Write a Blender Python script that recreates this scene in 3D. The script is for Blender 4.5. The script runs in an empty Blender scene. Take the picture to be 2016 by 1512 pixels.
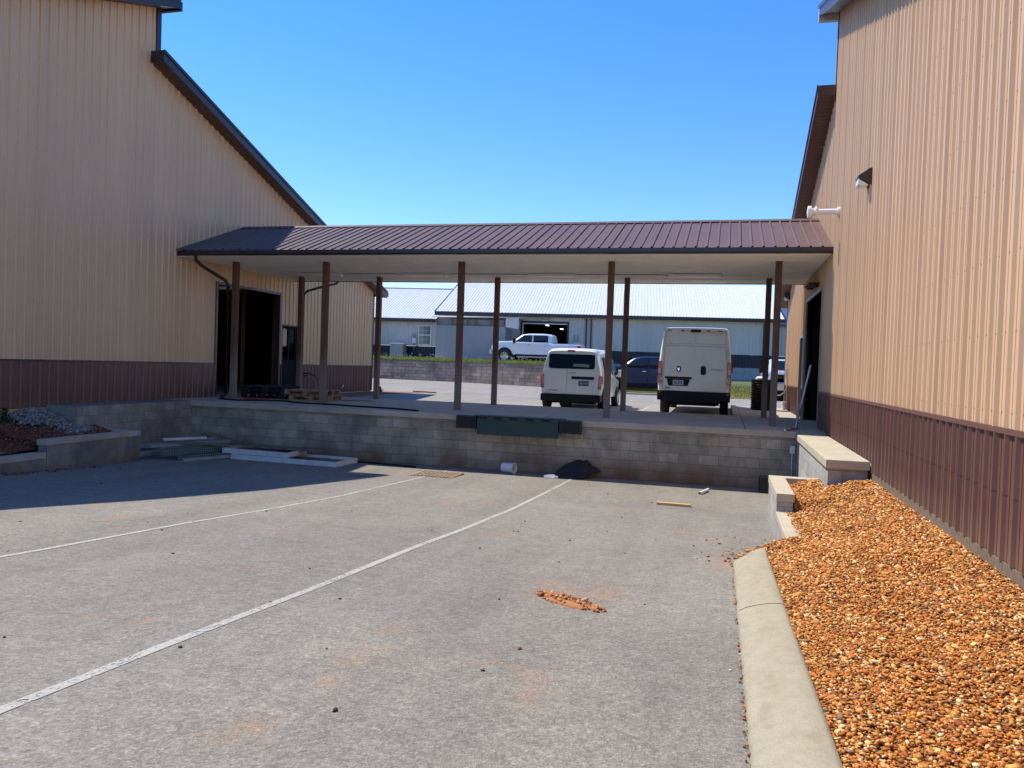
import bpy, bmesh, math, random
import numpy as np
from mathutils import Vector, Matrix
S = bpy.context.scene
COL = S.collection
R = math.radians
rng = np.random.default_rng(7)
random.seed(7)

# ------------------------------------------------------------------ camera
cam = bpy.data.cameras.new('camera'); co = bpy.data.objects.new('camera', cam); COL.objects.link(co)
yaw, pit, rol = 0.2617, -0.0240, 0.0341
fw = Vector((-math.sin(yaw)*math.cos(pit), math.cos(yaw)*math.cos(pit), math.sin(pit)))
rt = Vector((math.cos(yaw), math.sin(yaw), 0)); up = rt.cross(fw)
r2 = rt*math.cos(rol)+up*math.sin(rol); u2 = up*math.cos(rol)-rt*math.sin(rol)
M = Matrix((r2, u2, -fw)).transposed().to_4x4(); M.translation = Vector((9.9322, -18.3004, 1.1483))
co.matrix_world = M
cam.sensor_fit = 'HORIZONTAL'; cam.sensor_width = 36; cam.lens = 36*1550/2016
cam.clip_start = 0.05; cam.clip_end = 2000
S.camera = co
# ------------------------------------------------------------------ world + sun
SUN = Vector((-0.612, 0.175, 1.0)).normalized()
elev = math.asin(SUN.z); az = math.atan2(SUN.x, SUN.y)
w = bpy.data.worlds.new('World'); S.world = w; w.use_nodes = True
nt = w.node_tree; bg = nt.nodes['Background']; sky = nt.nodes.new('ShaderNodeTexSky')
sky.sky_type = 'NISHITA'; sky.sun_disc = False; sky.sun_elevation = elev; sky.sun_rotation = az
sky.air_density = 1.0; sky.dust_density = 0.0; sky.ozone_density = 5.0; sky.altitude = 200
hs = nt.nodes.new('ShaderNodeHueSaturation'); hs.inputs['Saturation'].default_value = 1.27; nt.links.new(sky.outputs[0], hs.inputs['Color'])
tn = nt.nodes.new('ShaderNodeMix'); tn.data_type = 'RGBA'; tn.blend_type = 'MULTIPLY'; tn.inputs[0].default_value = 1; tn.inputs[7].default_value = (.86, .725, .80, 1); nt.links.new(hs.outputs[0], tn.inputs[6])
nt.links.new(tn.outputs[2], bg.inputs[0]); bg.inputs[1].default_value = 0.15
sl = bpy.data.lights.new('sun', 'SUN'); sl.energy = 3.0; sl.angle = R(0.5); sl.color = (1, 0.95, 0.87)
so = bpy.data.objects.new('sun', sl); COL.objects.link(so); so.location = (0, 0, 60)
so.rotation_euler = (-SUN).to_track_quat('-Z', 'Y').to_euler()
S.view_settings.view_transform = 'Standard'; S.view_settings.look = 'None'
S.view_settings.exposure = 1.0; S.view_settings.gamma = 1

# ------------------------------------------------------------------ object helpers
def tag(o, label=None, cat=None, group=None, kind=None):
    if label: o['label'] = label
    if cat: o['category'] = cat
    if group: o['group'] = group
    if kind: o['kind'] = kind
    return o
def thing(name, label, cat, loc=(0, 0, 0), rz=0, group=None):
    o = bpy.data.objects.new(name, None); COL.objects.link(o); o.empty_display_size = .2
    o.location = loc; o.rotation_euler = (0, 0, rz)
    return tag(o, label, cat, group)
def copy_tree(o, parent=None):
    c = o.copy(); COL.objects.link(c)
    if parent: c.parent = parent
    for ch in list(o.children): copy_tree(ch, c)
    return c
class MB:
    def __init__(s): s.v = []; s.f = []
    def add(s, vs, fs):
        n = len(s.v); s.v += [tuple(p) for p in vs]; s.f += [tuple(i+n for i in f) for f in fs]; return s
    def box(s, x0, y0, z0, x1, y1, z1):
        return s.add([(x0,y0,z0),(x1,y0,z0),(x1,y1,z0),(x0,y1,z0),(x0,y0,z1),(x1,y0,z1),(x1,y1,z1),(x0,y1,z1)],
            [(3,2,1,0),(4,5,6,7),(0,1,5,4),(1,2,6,5),(2,3,7,6),(3,0,4,7)])
    def bar(s, a, b, w, h, upv=(0,0,1)):
        a = Vector(a); b = Vector(b); d = (b-a).normalized(); u = Vector(upv)
        if abs(d.dot(u)) > .98: u = Vector((0,1,0))
        r = d.cross(u).normalized(); u = r.cross(d).normalized(); r *= w/2; u *= h/2
        return s.add([a-r-u,a+r-u,a+r+u,a-r+u,b-r-u,b+r-u,b+r+u,b-r+u],[(0,1,2,3),(7,6,5,4),(4,5,1,0),(5,6,2,1),(6,7,3,2),(7,4,0,3)])
    def cyl(s, a, b, r0, r1=None, n=16, cap=True):
        if r1 is None: r1 = r0
        a = Vector(a); b = Vector(b); d = (b-a).normalized(); q = d.to_track_quat('Z','Y'); vs = []
        for c, r in ((a, r0), (b, r1)):
            for i in range(n):
                t = 2*math.pi*i/n; vs.append(c + q@Vector((math.cos(t)*r, math.sin(t)*r, 0)))
        fs = [(i,(i+1)%n,n+(i+1)%n,n+i) for i in range(n)]
        if cap: fs += [tuple(range(n-1,-1,-1)), tuple(range(n,2*n))]
        return s.add(vs, fs)
    def tube(s, pts, r, n=8):
        P = [Vector(p) for p in pts]; vs = []
        for i, p in enumerate(P):
            d = (P[min(i+1,len(P)-1)]-P[max(i-1,0)]).normalized(); q = d.to_track_quat('Z','Y')
            for k in range(n):
                t = 2*math.pi*k/n; vs.append(p+q@Vector((math.cos(t)*r, math.sin(t)*r, 0)))
        fs = [(i*n+k,i*n+(k+1)%n,(i+1)*n+(k+1)%n,(i+1)*n+k) for i in range(len(P)-1) for k in range(n)]
        fs += [tuple(range(n-1,-1,-1)), tuple(range((len(P)-1)*n, len(P)*n))]
        return s.add(vs, fs)
    def rev(s, prof, c=(0,0,0), axis='Z', n=24):
        vs = []; m = len(prof)
        for i in range(n):
            t = 2*math.pi*i/n
            for r, h in prof:
                p = (math.cos(t)*r, math.sin(t)*r, h)
                if axis == 'X': p = (p[2], p[0], p[1])
                if axis == 'Y': p = (p[0], p[2], p[1])
                vs.append((p[0]+c[0], p[1]+c[1], p[2]+c[2]))
        fs = [(i*m+k, ((i+1)%n)*m+k, ((i+1)%n)*m+k+1, i*m+k+1) for i in range(n) for k in range(m-1)]
        return s.add(vs, fs)
    def prism(s, poly, f0, f1):
        n = len(poly); vs = [f0(*p) for p in poly]+[f1(*p) for p in poly]
        return s.add(vs, [tuple(range(n-1,-1,-1)), tuple(range(n,2*n))]+[(i,(i+1)%n,n+(i+1)%n,n+i) for i in range(n)])
    def loft(s, secs):
        n = len(secs[0]); vs = [p for c in secs for p in c]; m = len(secs)
        fs = [(j*n+i,j*n+(i+1)%n,(j+1)*n+(i+1)%n,(j+1)*n+i) for j in range(m-1) for i in range(n)]
        fs += [tuple(range(n-1,-1,-1)), tuple(range((m-1)*n, m*n))]
        return s.add(vs, fs)
    def build(s, name, m, parent=None, bevel=0, smooth=None, world=False, fixn=True):
        me = bpy.data.meshes.new(name); vs = s.v
        if world and parent is not None:
            L = parent.location; vs = [(p[0]-L.x, p[1]-L.y, p[2]-L.z) for p in vs]
        me.from_pydata(vs, [], s.f)
        if fixn or bevel:
            bm = bmesh.new(); bm.from_mesh(me)
            if fixn: bmesh.ops.recalc_face_normals(bm, faces=bm.faces)
            if bevel:
                ed = [e for e in bm.edges if len(e.link_faces) == 2 and e.calc_face_angle(0) > .5]
                bmesh.ops.bevel(bm, geom=ed, offset=bevel, segments=2, affect='EDGES', profile=.6, clamp_overlap=True)
            bm.to_mesh(me); bm.free()
        me.update()
        if smooth is not None:
            me.polygons.foreach_set('use_smooth', [True]*len(me.polygons)); me.set_sharp_from_angle(angle=R(smooth))
        if m: me.materials.append(m)
        o = bpy.data.objects.new(name, me); COL.objects.link(o)
        if parent is not None: o.parent = parent
        return o
def one(name, label, cat, mb, m, loc=(0,0,0), rz=0, group=None, kind=None, **k):
    o = mb.build(name, m, None, **k); o.location = loc; o.rotation_euler = (0,0,rz)
    return tag(o, label, cat, group, kind)

# ------------------------------------------------------------------ material helpers
class NM:
    def __init__(s, name):
        s.m = bpy.data.materials.new(name); s.m.use_nodes = True; s.t = s.m.node_tree; s.b = s.t.nodes['Principled BSDF']
        s.tc = s.t.nodes.new('ShaderNodeTexCoord')
    def n(s, typ, **k):
        x = s.t.nodes.new('ShaderNode'+typ)
        for a, v in k.items(): setattr(x, a, v)
        return x
    def l(s, a, b): s.t.links.new(a, b)
    def noise(s, sc, det=4, rough=.55, vec=None, mapsc=None, dist=0):
        x = s.n('TexNoise'); x.inputs['Scale'].default_value = sc; x.inputs['Detail'].default_value = det; x.inputs['Roughness'].default_value = rough
        x.inputs['Distortion'].default_value = dist
        v = vec or s.tc.outputs['Object']
        if mapsc:
            mp = s.n('Mapping'); mp.inputs['Scale'].default_value = mapsc; s.l(v, mp.inputs[0]); v = mp.outputs[0]
        s.l(v, x.inputs['Vector']); return x.outputs['Fac']
    def ramp(s, fac, stops):
        x = s.n('ValToRGB'); e = x.color_ramp.elements
        while len(e) < len(stops): e.new(.5)
        for i, (p, c) in enumerate(stops):
            e[i].position = p; e[i].color = (c, c, c, 1) if not isinstance(c, tuple) else (*c, 1)
        s.l(fac, x.inputs[0]); return x.outputs[0]
    def mix(s, fac, a, b, mode='MIX'):
        x = s.n('Mix', data_type='RGBA', blend_type=mode)
        for k, v in ((0, fac), (6, a), (7, b)):
            if isinstance(v, (int, float)): x.inputs[k].default_value = v
            elif isinstance(v, tuple): x.inputs[k].default_value = (*v, 1)
            else: s.l(v, x.inputs[k])
        return x.outputs[2]
    def math(s, op, a, b=0.):
        x = s.n('Math', operation=op)
        for k, v in ((0, a), (1, b)):
            if isinstance(v, (int, float)): x.inputs[k].default_value = v
            else: s.l(v, x.inputs[k])
        return x.outputs[0]
    def bump(s, h, st=.3, d=.01):
        x = s.n('Bump'); x.inputs['Strength'].default_value = st; x.inputs['Distance'].default_value = d; s.l(h, x.inputs['Height']); s.l(x.outputs[0], s.b.inputs['Normal'])
    def col(s, c):
        if isinstance(c, tuple): s.b.inputs['Base Color'].default_value = (*c, 1)
        else: s.l(c, s.b.inputs['Base Color'])
    def done(s, rough=.6, metal=0., spec=.5, coat=0.):
        if isinstance(rough, (int, float)): s.b.inputs['Roughness'].default_value = rough
        else: s.l(rough, s.b.inputs['Roughness'])
        s.b.inputs['Metallic'].default_value = metal; s.b.inputs['Specular IOR Level'].default_value = spec; s.b.inputs['Coat Weight'].default_value = coat
        s.b.inputs['Coat Roughness'].default_value = .08
        return s.m
def mul(c, k): return tuple(min(1, a*k) for a in c)
def pm(name, c, rough=.6, metal=0., var=.18, sc=3., bump=0., bsc=60., spec=.5, coat=0., streak=None, dirt=None, dirtamt=.0):
    a = NM(name); f = a.noise(sc, 5, .6, mapsc=streak)
    cc = a.mix(a.ramp(f, [(.3, 0.), (.7, 1.)]), mul(c, 1-var), mul(c, 1+var))
    if dirt:
        d = a.ramp(a.noise(sc*.6, 6, .65, mapsc=streak, dist=.4), [(.5, 0.), (.75, dirtamt)]); cc = a.mix(d, cc, dirt)
    a.col(cc)
    if bump: a.bump(a.noise(bsc, 3), bump, .01)
    return a.done(rough, metal, spec, coat)

def asphalt(name, base, stains=()):
    a = NM(name); o = a.tc.outputs['Object']
    v = a.n('TexVoronoi'); v.inputs['Scale'].default_value = 95; a.l(o, v.inputs['Vector'])
    sp = a.ramp(v.outputs['Color'], [(.1, .70), (.55, .97), (.8, 1.10), (.95, 1.45)])
    v2 = a.n('TexVoronoi'); v2.inputs['Scale'].default_value = 42; a.l(o, v2.inputs['Vector'])
    sp2 = a.ramp(v2.outputs['Color'], [(.0, .8), (.5, 1.), (.9, 1.18)])
    c = a.mix(1., base, sp, 'MULTIPLY'); c = a.mix(1., c, sp2, 'MULTIPLY')
    big = a.ramp(a.noise(.45, 5, .62, dist=.6), [(.3, (.87,.87,.89)), (.5, (.99,.99,.98)), (.7, (1.1,1.09,1.06))])
    c = a.mix(1., c, big, 'MULTIPLY')
    tr = a.ramp(a.noise(1., 4, .6, mapsc=(1.6,.12,1)), [(.35, .91), (.65, 1.06)]); c = a.mix(1., c, tr, 'MULTIPLY')
    fine = a.ramp(a.noise(6, 5, .7), [(.3, .86), (.7, 1.12)]); c = a.mix(1., c, fine, 'MULTIPLY')
    grain = a.ramp(v.outputs['Color'], [(.3, .25), (.6, 1.)]); clay = a.math('MULTIPLY', a.ramp(a.noise(.9, 7, .75, dist=.6), [(.60, 0.), (.74, .55)]), grain); c = a.mix(clay, c, (.40,.22,.095))
    if stains:
        tot = None; n1 = a.noise(5, 6, .78)
        for (x, y, r, k) in stains:
            mp = a.n('Mapping'); mp.inputs['Location'].default_value = (-x/r, -y/(r*1.7), 0); mp.inputs['Scale'].default_value = (1/r, 1/(r*1.7), 0); a.l(o, mp.inputs[0])
            ln = a.n('VectorMath', operation='LENGTH'); a.l(mp.outputs[0], ln.inputs[0])
            d = a.math('SUBTRACT', a.math('ADD', 1.75, a.math('MULTIPLY', n1, -2.2)), ln.outputs['Value']); d = a.math('MULTIPLY', a.math('MAXIMUM', d, 0.), k*.8)
            tot = d if tot is None else a.math('MAXIMUM', tot, d)
        c = a.mix(a.math('MULTIPLY', a.math('MINIMUM', tot, .62), grain), c, (.42,.21,.085))
    a.col(c); a.bump(a.math('ADD', v.outputs['Distance'], a.noise(160, 2)), .5, .008)
    return a.done(.85, spec=.3)

def block(name, c1, c2, mortar, bw=.4064, bh=.2032, stain=True, ms=.006, patina=(.05,.05,.055), clay=(.2,.105,.05), zclay=-.95):
    a = NM(name); sx = a.n('SeparateXYZ'); a.l(a.tc.outputs['Object'], sx.inputs[0]); cx = a.n('CombineXYZ')
    a.l(a.math('ADD', sx.outputs[0], sx.outputs[1]), cx.inputs[0]); a.l(sx.outputs[2], cx.inputs[1])
    b = a.n('TexBrick'); b.offset = .5; a.l(cx.outputs[0], b.inputs['Vector'])
    for k, v in (('Scale',1),('Mortar Size',ms),('Mortar Smooth',.2),('Bias',0),('Brick Width',bw),('Row Height',bh)): b.inputs[k].default_value = v
    b.inputs['Color1'].default_value = (*c1,1); b.inputs['Color2'].default_value = (*c2,1); b.inputs['Mortar'].default_value = (*mortar,1)
    c = b.outputs['Color']
    c = a.mix(1., c, a.ramp(a.noise(45, 4, .7), [(.25, .82), (.75, 1.16)]), 'MULTIPLY')
    c = a.mix(1., c, a.ramp(a.noise(2.2, 5, .65), [(.3, .7), (.7, 1.2)]), 'MULTIPLY')
    if stain:
        st = a.ramp(a.noise(1.1, 6, .7, mapsc=(1,1,.35), dist=.5), [(.5, 0.), (.74, .75)]); c = a.mix(st, c, patina)
        zz = a.math('MULTIPLY', a.math('SUBTRACT', zclay+.25, sx.outputs[2]), 2.2)
        rb = a.math('MULTIPLY', a.math('MINIMUM', a.math('MAXIMUM', zz, 0.), 1.), a.ramp(a.noise(.7, 5, .6), [(.34, .1), (.6, .95)]))
        c = a.mix(rb, c, clay)
    a.col(c); h = a.math('ADD', a.math('MULTIPLY', b.outputs['Fac'], -1.), a.math('MULTIPLY', a.noise(90, 3), .35)); a.bump(h, .7, .008)
    return a.done(.9, spec=.25)
def wood(name, c, dark, sc=1., grey=None):
    a = NM(name)
    g = a.noise(9*sc, 5, .6, mapsc=(6,6,.35), dist=.6); c1 = a.mix(a.ramp(g, [(.3, 0.), (.7, 1.)]), dark, c)
    if grey:
        sx = a.n('SeparateXYZ'); a.l(a.tc.outputs['Object'], sx.inputs[0])
        z = a.math('ADD', a.math('MULTIPLY', sx.outputs[2], -.42), a.math('ADD', .85, a.math('MULTIPLY', a.noise(2, 5, .7, mapsc=(3,3,.5)), .5)))
        c1 = a.mix(a.ramp(z, [(.45, 0.), (.85, .9)]), c1, grey)
    kn = a.ramp(a.noise(3.1, 2, .5, mapsc=(1,1,.8)), [(.69, 0.), (.74, .8)]); c1 = a.mix(kn, c1, mul(dark, .35))
    a.col(c1); a.bump(g, .25, .004); return a.done(.8, spec=.25)
def siding(name, c, rough=.38, dirt=(.3,.2,.12), dk=.25):
    a = NM(name); n = a.noise(1.3, 5, .6, mapsc=(1,1,.12)); c1 = a.mix(a.ramp(n, [(.3, 0.), (.7, 1.)]), mul(c, .93), mul(c, 1.05))
    d = a.ramp(a.noise(2.5, 6, .7, mapsc=(1.5,1.5,.1), dist=.3), [(.56, 0.), (.8, dk)]); c1 = a.mix(d, c1, dirt)
    sx = a.n('SeparateXYZ'); a.l(a.tc.outputs['Object'], sx.inputs[0]); sv = a.math('ADD', sx.outputs[0], sx.outputs[1])
    f1 = a.math('LESS_THAN', a.math('ABSOLUTE', a.math('SUBTRACT', a.math('FRACT', a.math('DIVIDE', sv, .2286)), .5)), .035); f2 = a.math('LESS_THAN', a.math('ABSOLUTE', a.math('SUBTRACT', a.math('FRACT', a.math('DIVIDE', sx.outputs[2], .61)), .5)), .014)
    c1 = a.mix(a.math('MULTIPLY', a.math('MULTIPLY', f1, f2), .6), c1, mul(c, .3))
    sp_ = a.math('MULTIPLY', a.math('MAXIMUM', a.math('SUBTRACT', .12, sx.outputs[2]), 0.), 3.2); c1 = a.mix(a.math('MINIMUM', a.math('MULTIPLY', sp_, a.noise(5, 5, .7)), .6), c1, (.24,.15,.09))
    a.col(c1); a.bump(a.noise(1.2, 2, .5, mapsc=(1,1,.6)), .12, .05); return a.done(rough, spec=.45)
def glass(name, c=(.02,.025,.03), rough=.03): return pm(name, c, rough, 0, .05, 2, spec=.45)
def paint(name, c, rough=.25): return pm(name, c, rough, 0, .05, 1.2, spec=.5, coat=.6, dirt=mul(c, .72), dirtamt=.25)
def attrmat(name, rough=.75, sp=.3):
    a = NM(name); at = a.n('Attribute'); at.attribute_name = 'tone'
    c = a.mix(1., at.outputs['Color'], a.ramp(a.noise(70, 3, .6), [(.3, .8), (.7, 1.18)]), 'MULTIPLY'); a.col(c); return a.done(rough, spec=sp)

TAN = siding('tan_siding', (.67,.44,.25)); BRN = siding('brown_siding', (.155,.070,.052), .35, (.05,.028,.024))
TRIM = pm('brown_trim', (.062,.032,.03), .35, var=.1); DKTRIM = pm('dark_bronze_trim', (.03,.022,.026), .33, var=.12)
ROOF = pm('brown_roof_metal', (.145,.088,.074), .5, var=.1, sc=1.2, dirt=(.2,.13,.11), dirtamt=.3, spec=.3); SOFF = pm('white_soffit', (.86,.83,.77), .5, var=.06)
SOFFB = pm('brown_soffit', (.10,.05,.045), .5, var=.1)
CONC = pm('concrete', (.40,.36,.29), .85, var=.14, sc=2, bump=.3, bsc=90, dirt=(.2,.15,.10), dirtamt=.45)
CAPC = pm('pale_concrete', (.46,.40,.285), .85, var=.1, sc=3, bump=.3, bsc=120, dirt=(.33,.26,.16), dirtamt=.4)
ka = NM('kerb_concrete'); kc = ka.mix(1., (.37,.325,.225), ka.ramp(ka.noise(140, 3, .7), [(.25, .74), (.75, 1.2)]), 'MULTIPLY'); kc = ka.mix(ka.ramp(ka.noise(2.2, 6, .72, mapsc=(3,1,3)), [(.5, 0.), (.72, .4)]), kc, (.26,.17,.09)); kc = ka.mix(1., kc, ka.ramp(ka.noise(9, 5, .75), [(.3, .86), (.7, 1.08)]), 'MULTIPLY')
kv = ka.n('TexVoronoi'); kv.inputs['Scale'].default_value = 16; ka.l(ka.tc.outputs['Object'], kv.inputs['Vector']); kc = ka.mix(ka.ramp(kv.outputs['Distance'], [(.04, .75), (.07, 0.)]), kc, (.12,.10,.07)); ka.col(kc); ka.bump(ka.noise(180, 3, .7), .5, .006); KERB = ka.done(.9, spec=.2)
STAINS = [(8.0,-14.58,.22,.8),(7.95,-14.12,.3,.7),(9.03,-14.42,.22,.7),(6.39,-14.01,.12,1.),(7.96,-15.3,.25,.9),(7.89,-13.54,.22,.6),(7.37,-9.05,.45,.5),(6.06,-14.1,.14,.7),(8.58,-11.7,.5,.6),(9.05,-11.75,.42,.8),(8.75,-11.95,.5,.8),(5.84,-6.59,.35,.6),(3.07,-10.54,.3,.8),(9.46,-7.47,.4,.5),(8.98,-14.05,.25,.6),(6.37,-6.26,.35,.6),(3.49,-2.98,.35,.9),(10.05,-9.8,.5,.9),(4.3,-3.0,.6,.4)]
ASPH = asphalt('court_asphalt', (.240,.216,.180), STAINS); PAVE = asphalt('lot_asphalt', (.30,.265,.225))
BLK = block('concrete_block', (.42,.37,.28), (.29,.26,.20), (.24,.215,.17), patina=(.11,.10,.085), zclay=.28); BLKS = block('pale_block', (.42,.40,.36), (.36,.345,.31), (.26,.25,.22), stain=False)
BLKD = block('dark_block', (.26,.235,.195), (.17,.155,.13), (.24,.22,.19), zclay=-.1, patina=(.09,.08,.07)); RET = block('segment_block', (.46,.36,.29), (.29,.22,.18), (.10,.085,.08), .42, .203, ms=.008, zclay=-3)
POST = wood('stained_post', (.18,.095,.058), (.085,.045,.03), grey=(.22,.185,.145))
PALW = wood('pallet_wood', (.42,.28,.16), (.25,.155,.085)); OLDW = wood('old_wood', (.24,.18,.125), (.13,.095,.07)); NEWW = wood('new_lumber', (.62,.42,.17), (.5,.31,.11)); WHITEW = pm('white_painted_wood', (.68,.67,.64), .6, var=.08, sc=6, dirt=(.3,.24,.2), dirtamt=.5)
STUD = wood('stud_wood', (.60,.42,.27), (.45,.3,.18))
BLACK = pm('black_plastic', (.010,.010,.011), .55, var=.2, spec=.25); RUB = pm('black_rubber', (.016,.016,.017), .8, var=.25, bump=.3); CHR = pm('bright_metal', (.65,.66,.67), .22, 1., var=.06); GALV = pm('galvanised', (.5,.51,.52), .42, .8, var=.12, sc=9)
GRN = pm('green_plate', (.010,.036,.036), .6, var=.2, sc=4, dirt=(.06,.05,.045), dirtamt=.4)
WHITE = pm('white_enamel', (.75,.75,.73), .4, var=.04); GREYP = pm('grey_steel', (.26,.265,.265), .5, var=.15)
DARKIN = pm('dark_interior', (.016,.015,.014), .95, var=.2, spec=.1)  # near black: the shade of the closed rooms is put into the colour
GLASS = glass('dark_glass', (.006,.007,.009)); GLASSD = pm('black_tinted_glass', (.004,.005,.006), .08, var=.1, spec=.12)
RED = pm('red_lens', (.55,.008,.01), .15, var=.1, coat=.5); CLEAR = pm('clear_lens', (.55,.5,.45), .15, var=.1, coat=.5)
LENS = pm('lamp_lens', (.75,.76,.74), .25, var=.05, coat=.4)

# ------------------------------------------------------------------ ground
GY = [-60,-30,-18,-15.5,-14.5,-12.5,-10.5,-9,-6.8,-4.8,-3,-1.4,0]; GZ = [.3,-.05,-.37,-.48,-.545,-.69,-.81,-.92,-1.05,-1.12,-1.18,-1.21,-1.22]
def G(y): return float(np.interp(y, GY, GZ))
def grid(xs, ys, zf):
    mb = MB(); n = len(xs)
    mb.v = [(x, y, zf(x, y)) for y in ys for x in xs]
    mb.f = [(j*n+i, j*n+i+1, (j+1)*n+i+1, (j+1)*n+i) for j in range(len(ys)-1) for i in range(n-1)]
    return mb
one('ground', None, None, grid([-900,-300,0,300,900], [-900,-300,0,300,900], lambda x,y: -1.7), pm('earth', (.13,.12,.06), .95, var=.3, sc=.2), kind='structure')
ys = [-60,-40,-30,-24]+[-20+.25*i for i in range(75)]
one('asphalt_court', None, None, grid([-3.7+.5*i for i in range(30)]+[11.5,14,30], ys, lambda x,y: G(y)), ASPH, kind='structure', smooth=60)
BK = lambda x, y: -.135+(y-3.7)*.0056
one('rear_pavement', None, None, grid([-45,-20,-8,-3,0,3,6,9,12,15,40], [3.6,6,9,12,15,18,21,24,28,34], BK), PAVE, kind='structure')
# painted parking lines (worn)
lm = NM('worn_line_paint'); o = lm.tc.outputs['Object']
lm.col(lm.mix(lm.noise(3, 4), (.40,.38,.33), (.52,.50,.44))); lm.done(.8, spec=.2)
tr = lm.n('BsdfTransparent'); mx = lm.n('MixShader'); vv = lm.n('TexVoronoi'); vv.inputs['Scale'].default_value = 70; lm.l(o, vv.inputs['Vector'])
wr = lm.math('ADD', lm.math('MULTIPLY', vv.outputs['Color'], .5), lm.noise(2.2, 5, .7))
lm.l(lm.ramp(wr, [(.48, .08), (.68, .85)]), mx.inputs[0]); lm.l(lm.b.outputs[0], mx.inputs[2])
lm.l(tr.outputs[0], mx.inputs[1]); wr2 = lm.t.nodes['Material Output']; lm.l(mx.outputs[0], wr2.inputs[0])
for i, (pts, hw) in enumerate((([(6.95,-1.6),(6.93,-4),(6.88,-8),(6.86,-12),(6.86,-15),(6.85,-22),(6.85,-34)], .036), ([(4.24,-1.6),(4.18,-3.58),(4.1,-6),(4.02,-9),(3.96,-12.9),(3.9,-20),(3.9,-34)], .032))):
    mb = MB(); Y = np.array([q for q in ys[::-1] if -34 <= q <= -1.6]); N = len(Y); X = np.interp(-Y, [-p[1] for p in pts], [p[0] for p in pts])
    for x, y in zip(X, Y): mb.v += [(x-hw, y, G(y)+.004), (x+hw, y, G(y)+.004)]
    mb.f = [(2*k,2*k+1,2*k+3,2*k+2) for k in range(N-1)]
    one('parking_line', None, None, mb, lm.m, kind='structure')
mb = MB(); mb.add([(5.2,7.5,BK(0,7.5)+.006),(5.3,7.5,BK(0,7.5)+.006),(5.3,12,BK(0,12)+.006),(5.2,12,BK(0,12)+.006)], [(0,1,2,3)])
mb.add([(1.2,5.2,BK(0,5.2)+.006),(1.3,5.2,BK(0,5.2)+.006),(1.3,11,BK(0,11)+.006),(1.2,11,BK(0,11)+.006)], [(0,1,2,3)]); mb.add([(7.5,4.5,BK(0,4.5)+.006),(7.6,4.5,BK(0,4.5)+.006),(7.6,9,BK(0,9)+.006),(7.5,9,BK(0,9)+.006)], [(0,1,2,3)])
one('rear_parking_lines', None, None, mb, lm.m, kind='structure')
# upper terrain
WL = [(-45,33.2),(-30,31.0),(-20,29.8),(-11.37,28.53),(-5.77,27.35),(.08,24.76),(1.4,24.2)]
def sm(a, b, x): t = min(1, max(0, (x-a)/(b-a))); return t*t*(3-2*t)
def edge(x):
    if x <= 1.4: return float(np.interp(x, [p[0] for p in WL], [p[1] for p in WL]))+.25
    return 24.4 if x < 9 else 24.4-sm(9, 9.8, x)*5.2
def T(x, y):
    zl = 1.22+min(max(y-26, 0), 14)*.013
    zr = -.06+min(max(y-20, 0), 25)*.034+ (0 if x < 9.3 else 0)
    return zl*(1-sm(1, 7, x))+zr*sm(1, 7, x)
xs = [-300,-120,-60,-45,-38,-30,-25,-20,-16,-13,-11.4,-9,-7,-5.8,-4,-2,-1,0,.7,1.4,2,3,4,5,6,7,8,9,9.2,9.4,9.6,9.8,11,12,13,15,18,25,60,120,300]
TT = [0,.4,1,2,3.5,5,7,9,11,14,18,24,40,80,160,380]
mb = MB(); n = len(xs); mb.v = [(x, edge(x)+t, T(x, edge(x)+t)) for t in TT for x in xs]; mb.f = [(j*n+i,j*n+i+1,(j+1)*n+i+1,(j+1)*n+i) for j in range(len(TT)-1) for i in range(n-1)]
mb.v += [(x, edge(x), -.6) for x in xs]; k0 = len(TT)*n
mb.f += [(i, k0+i, k0+i+1, i+1) for i in range(n-1)]
one('terrain', None, None, mb, pm('turf', (.085,.115,.03), .95, var=.4, sc=1.3, dirt=(.2,.16,.08), dirtamt=.5), kind='structure', smooth=60, fixn=False)
mb = MB(); mb.add([(-12,31.4,T(-12,31.4)+.03),(0,30.6,T(0,30.6)+.03),(2,36.5,T(0,36.5)+.03),(-12,36.5,T(-12,36.5)+.03)], [(0,1,2,3)])
one('gravel_drive', None, None, mb, asphalt('pale_drive', (.36,.33,.28)), kind='structure')

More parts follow.
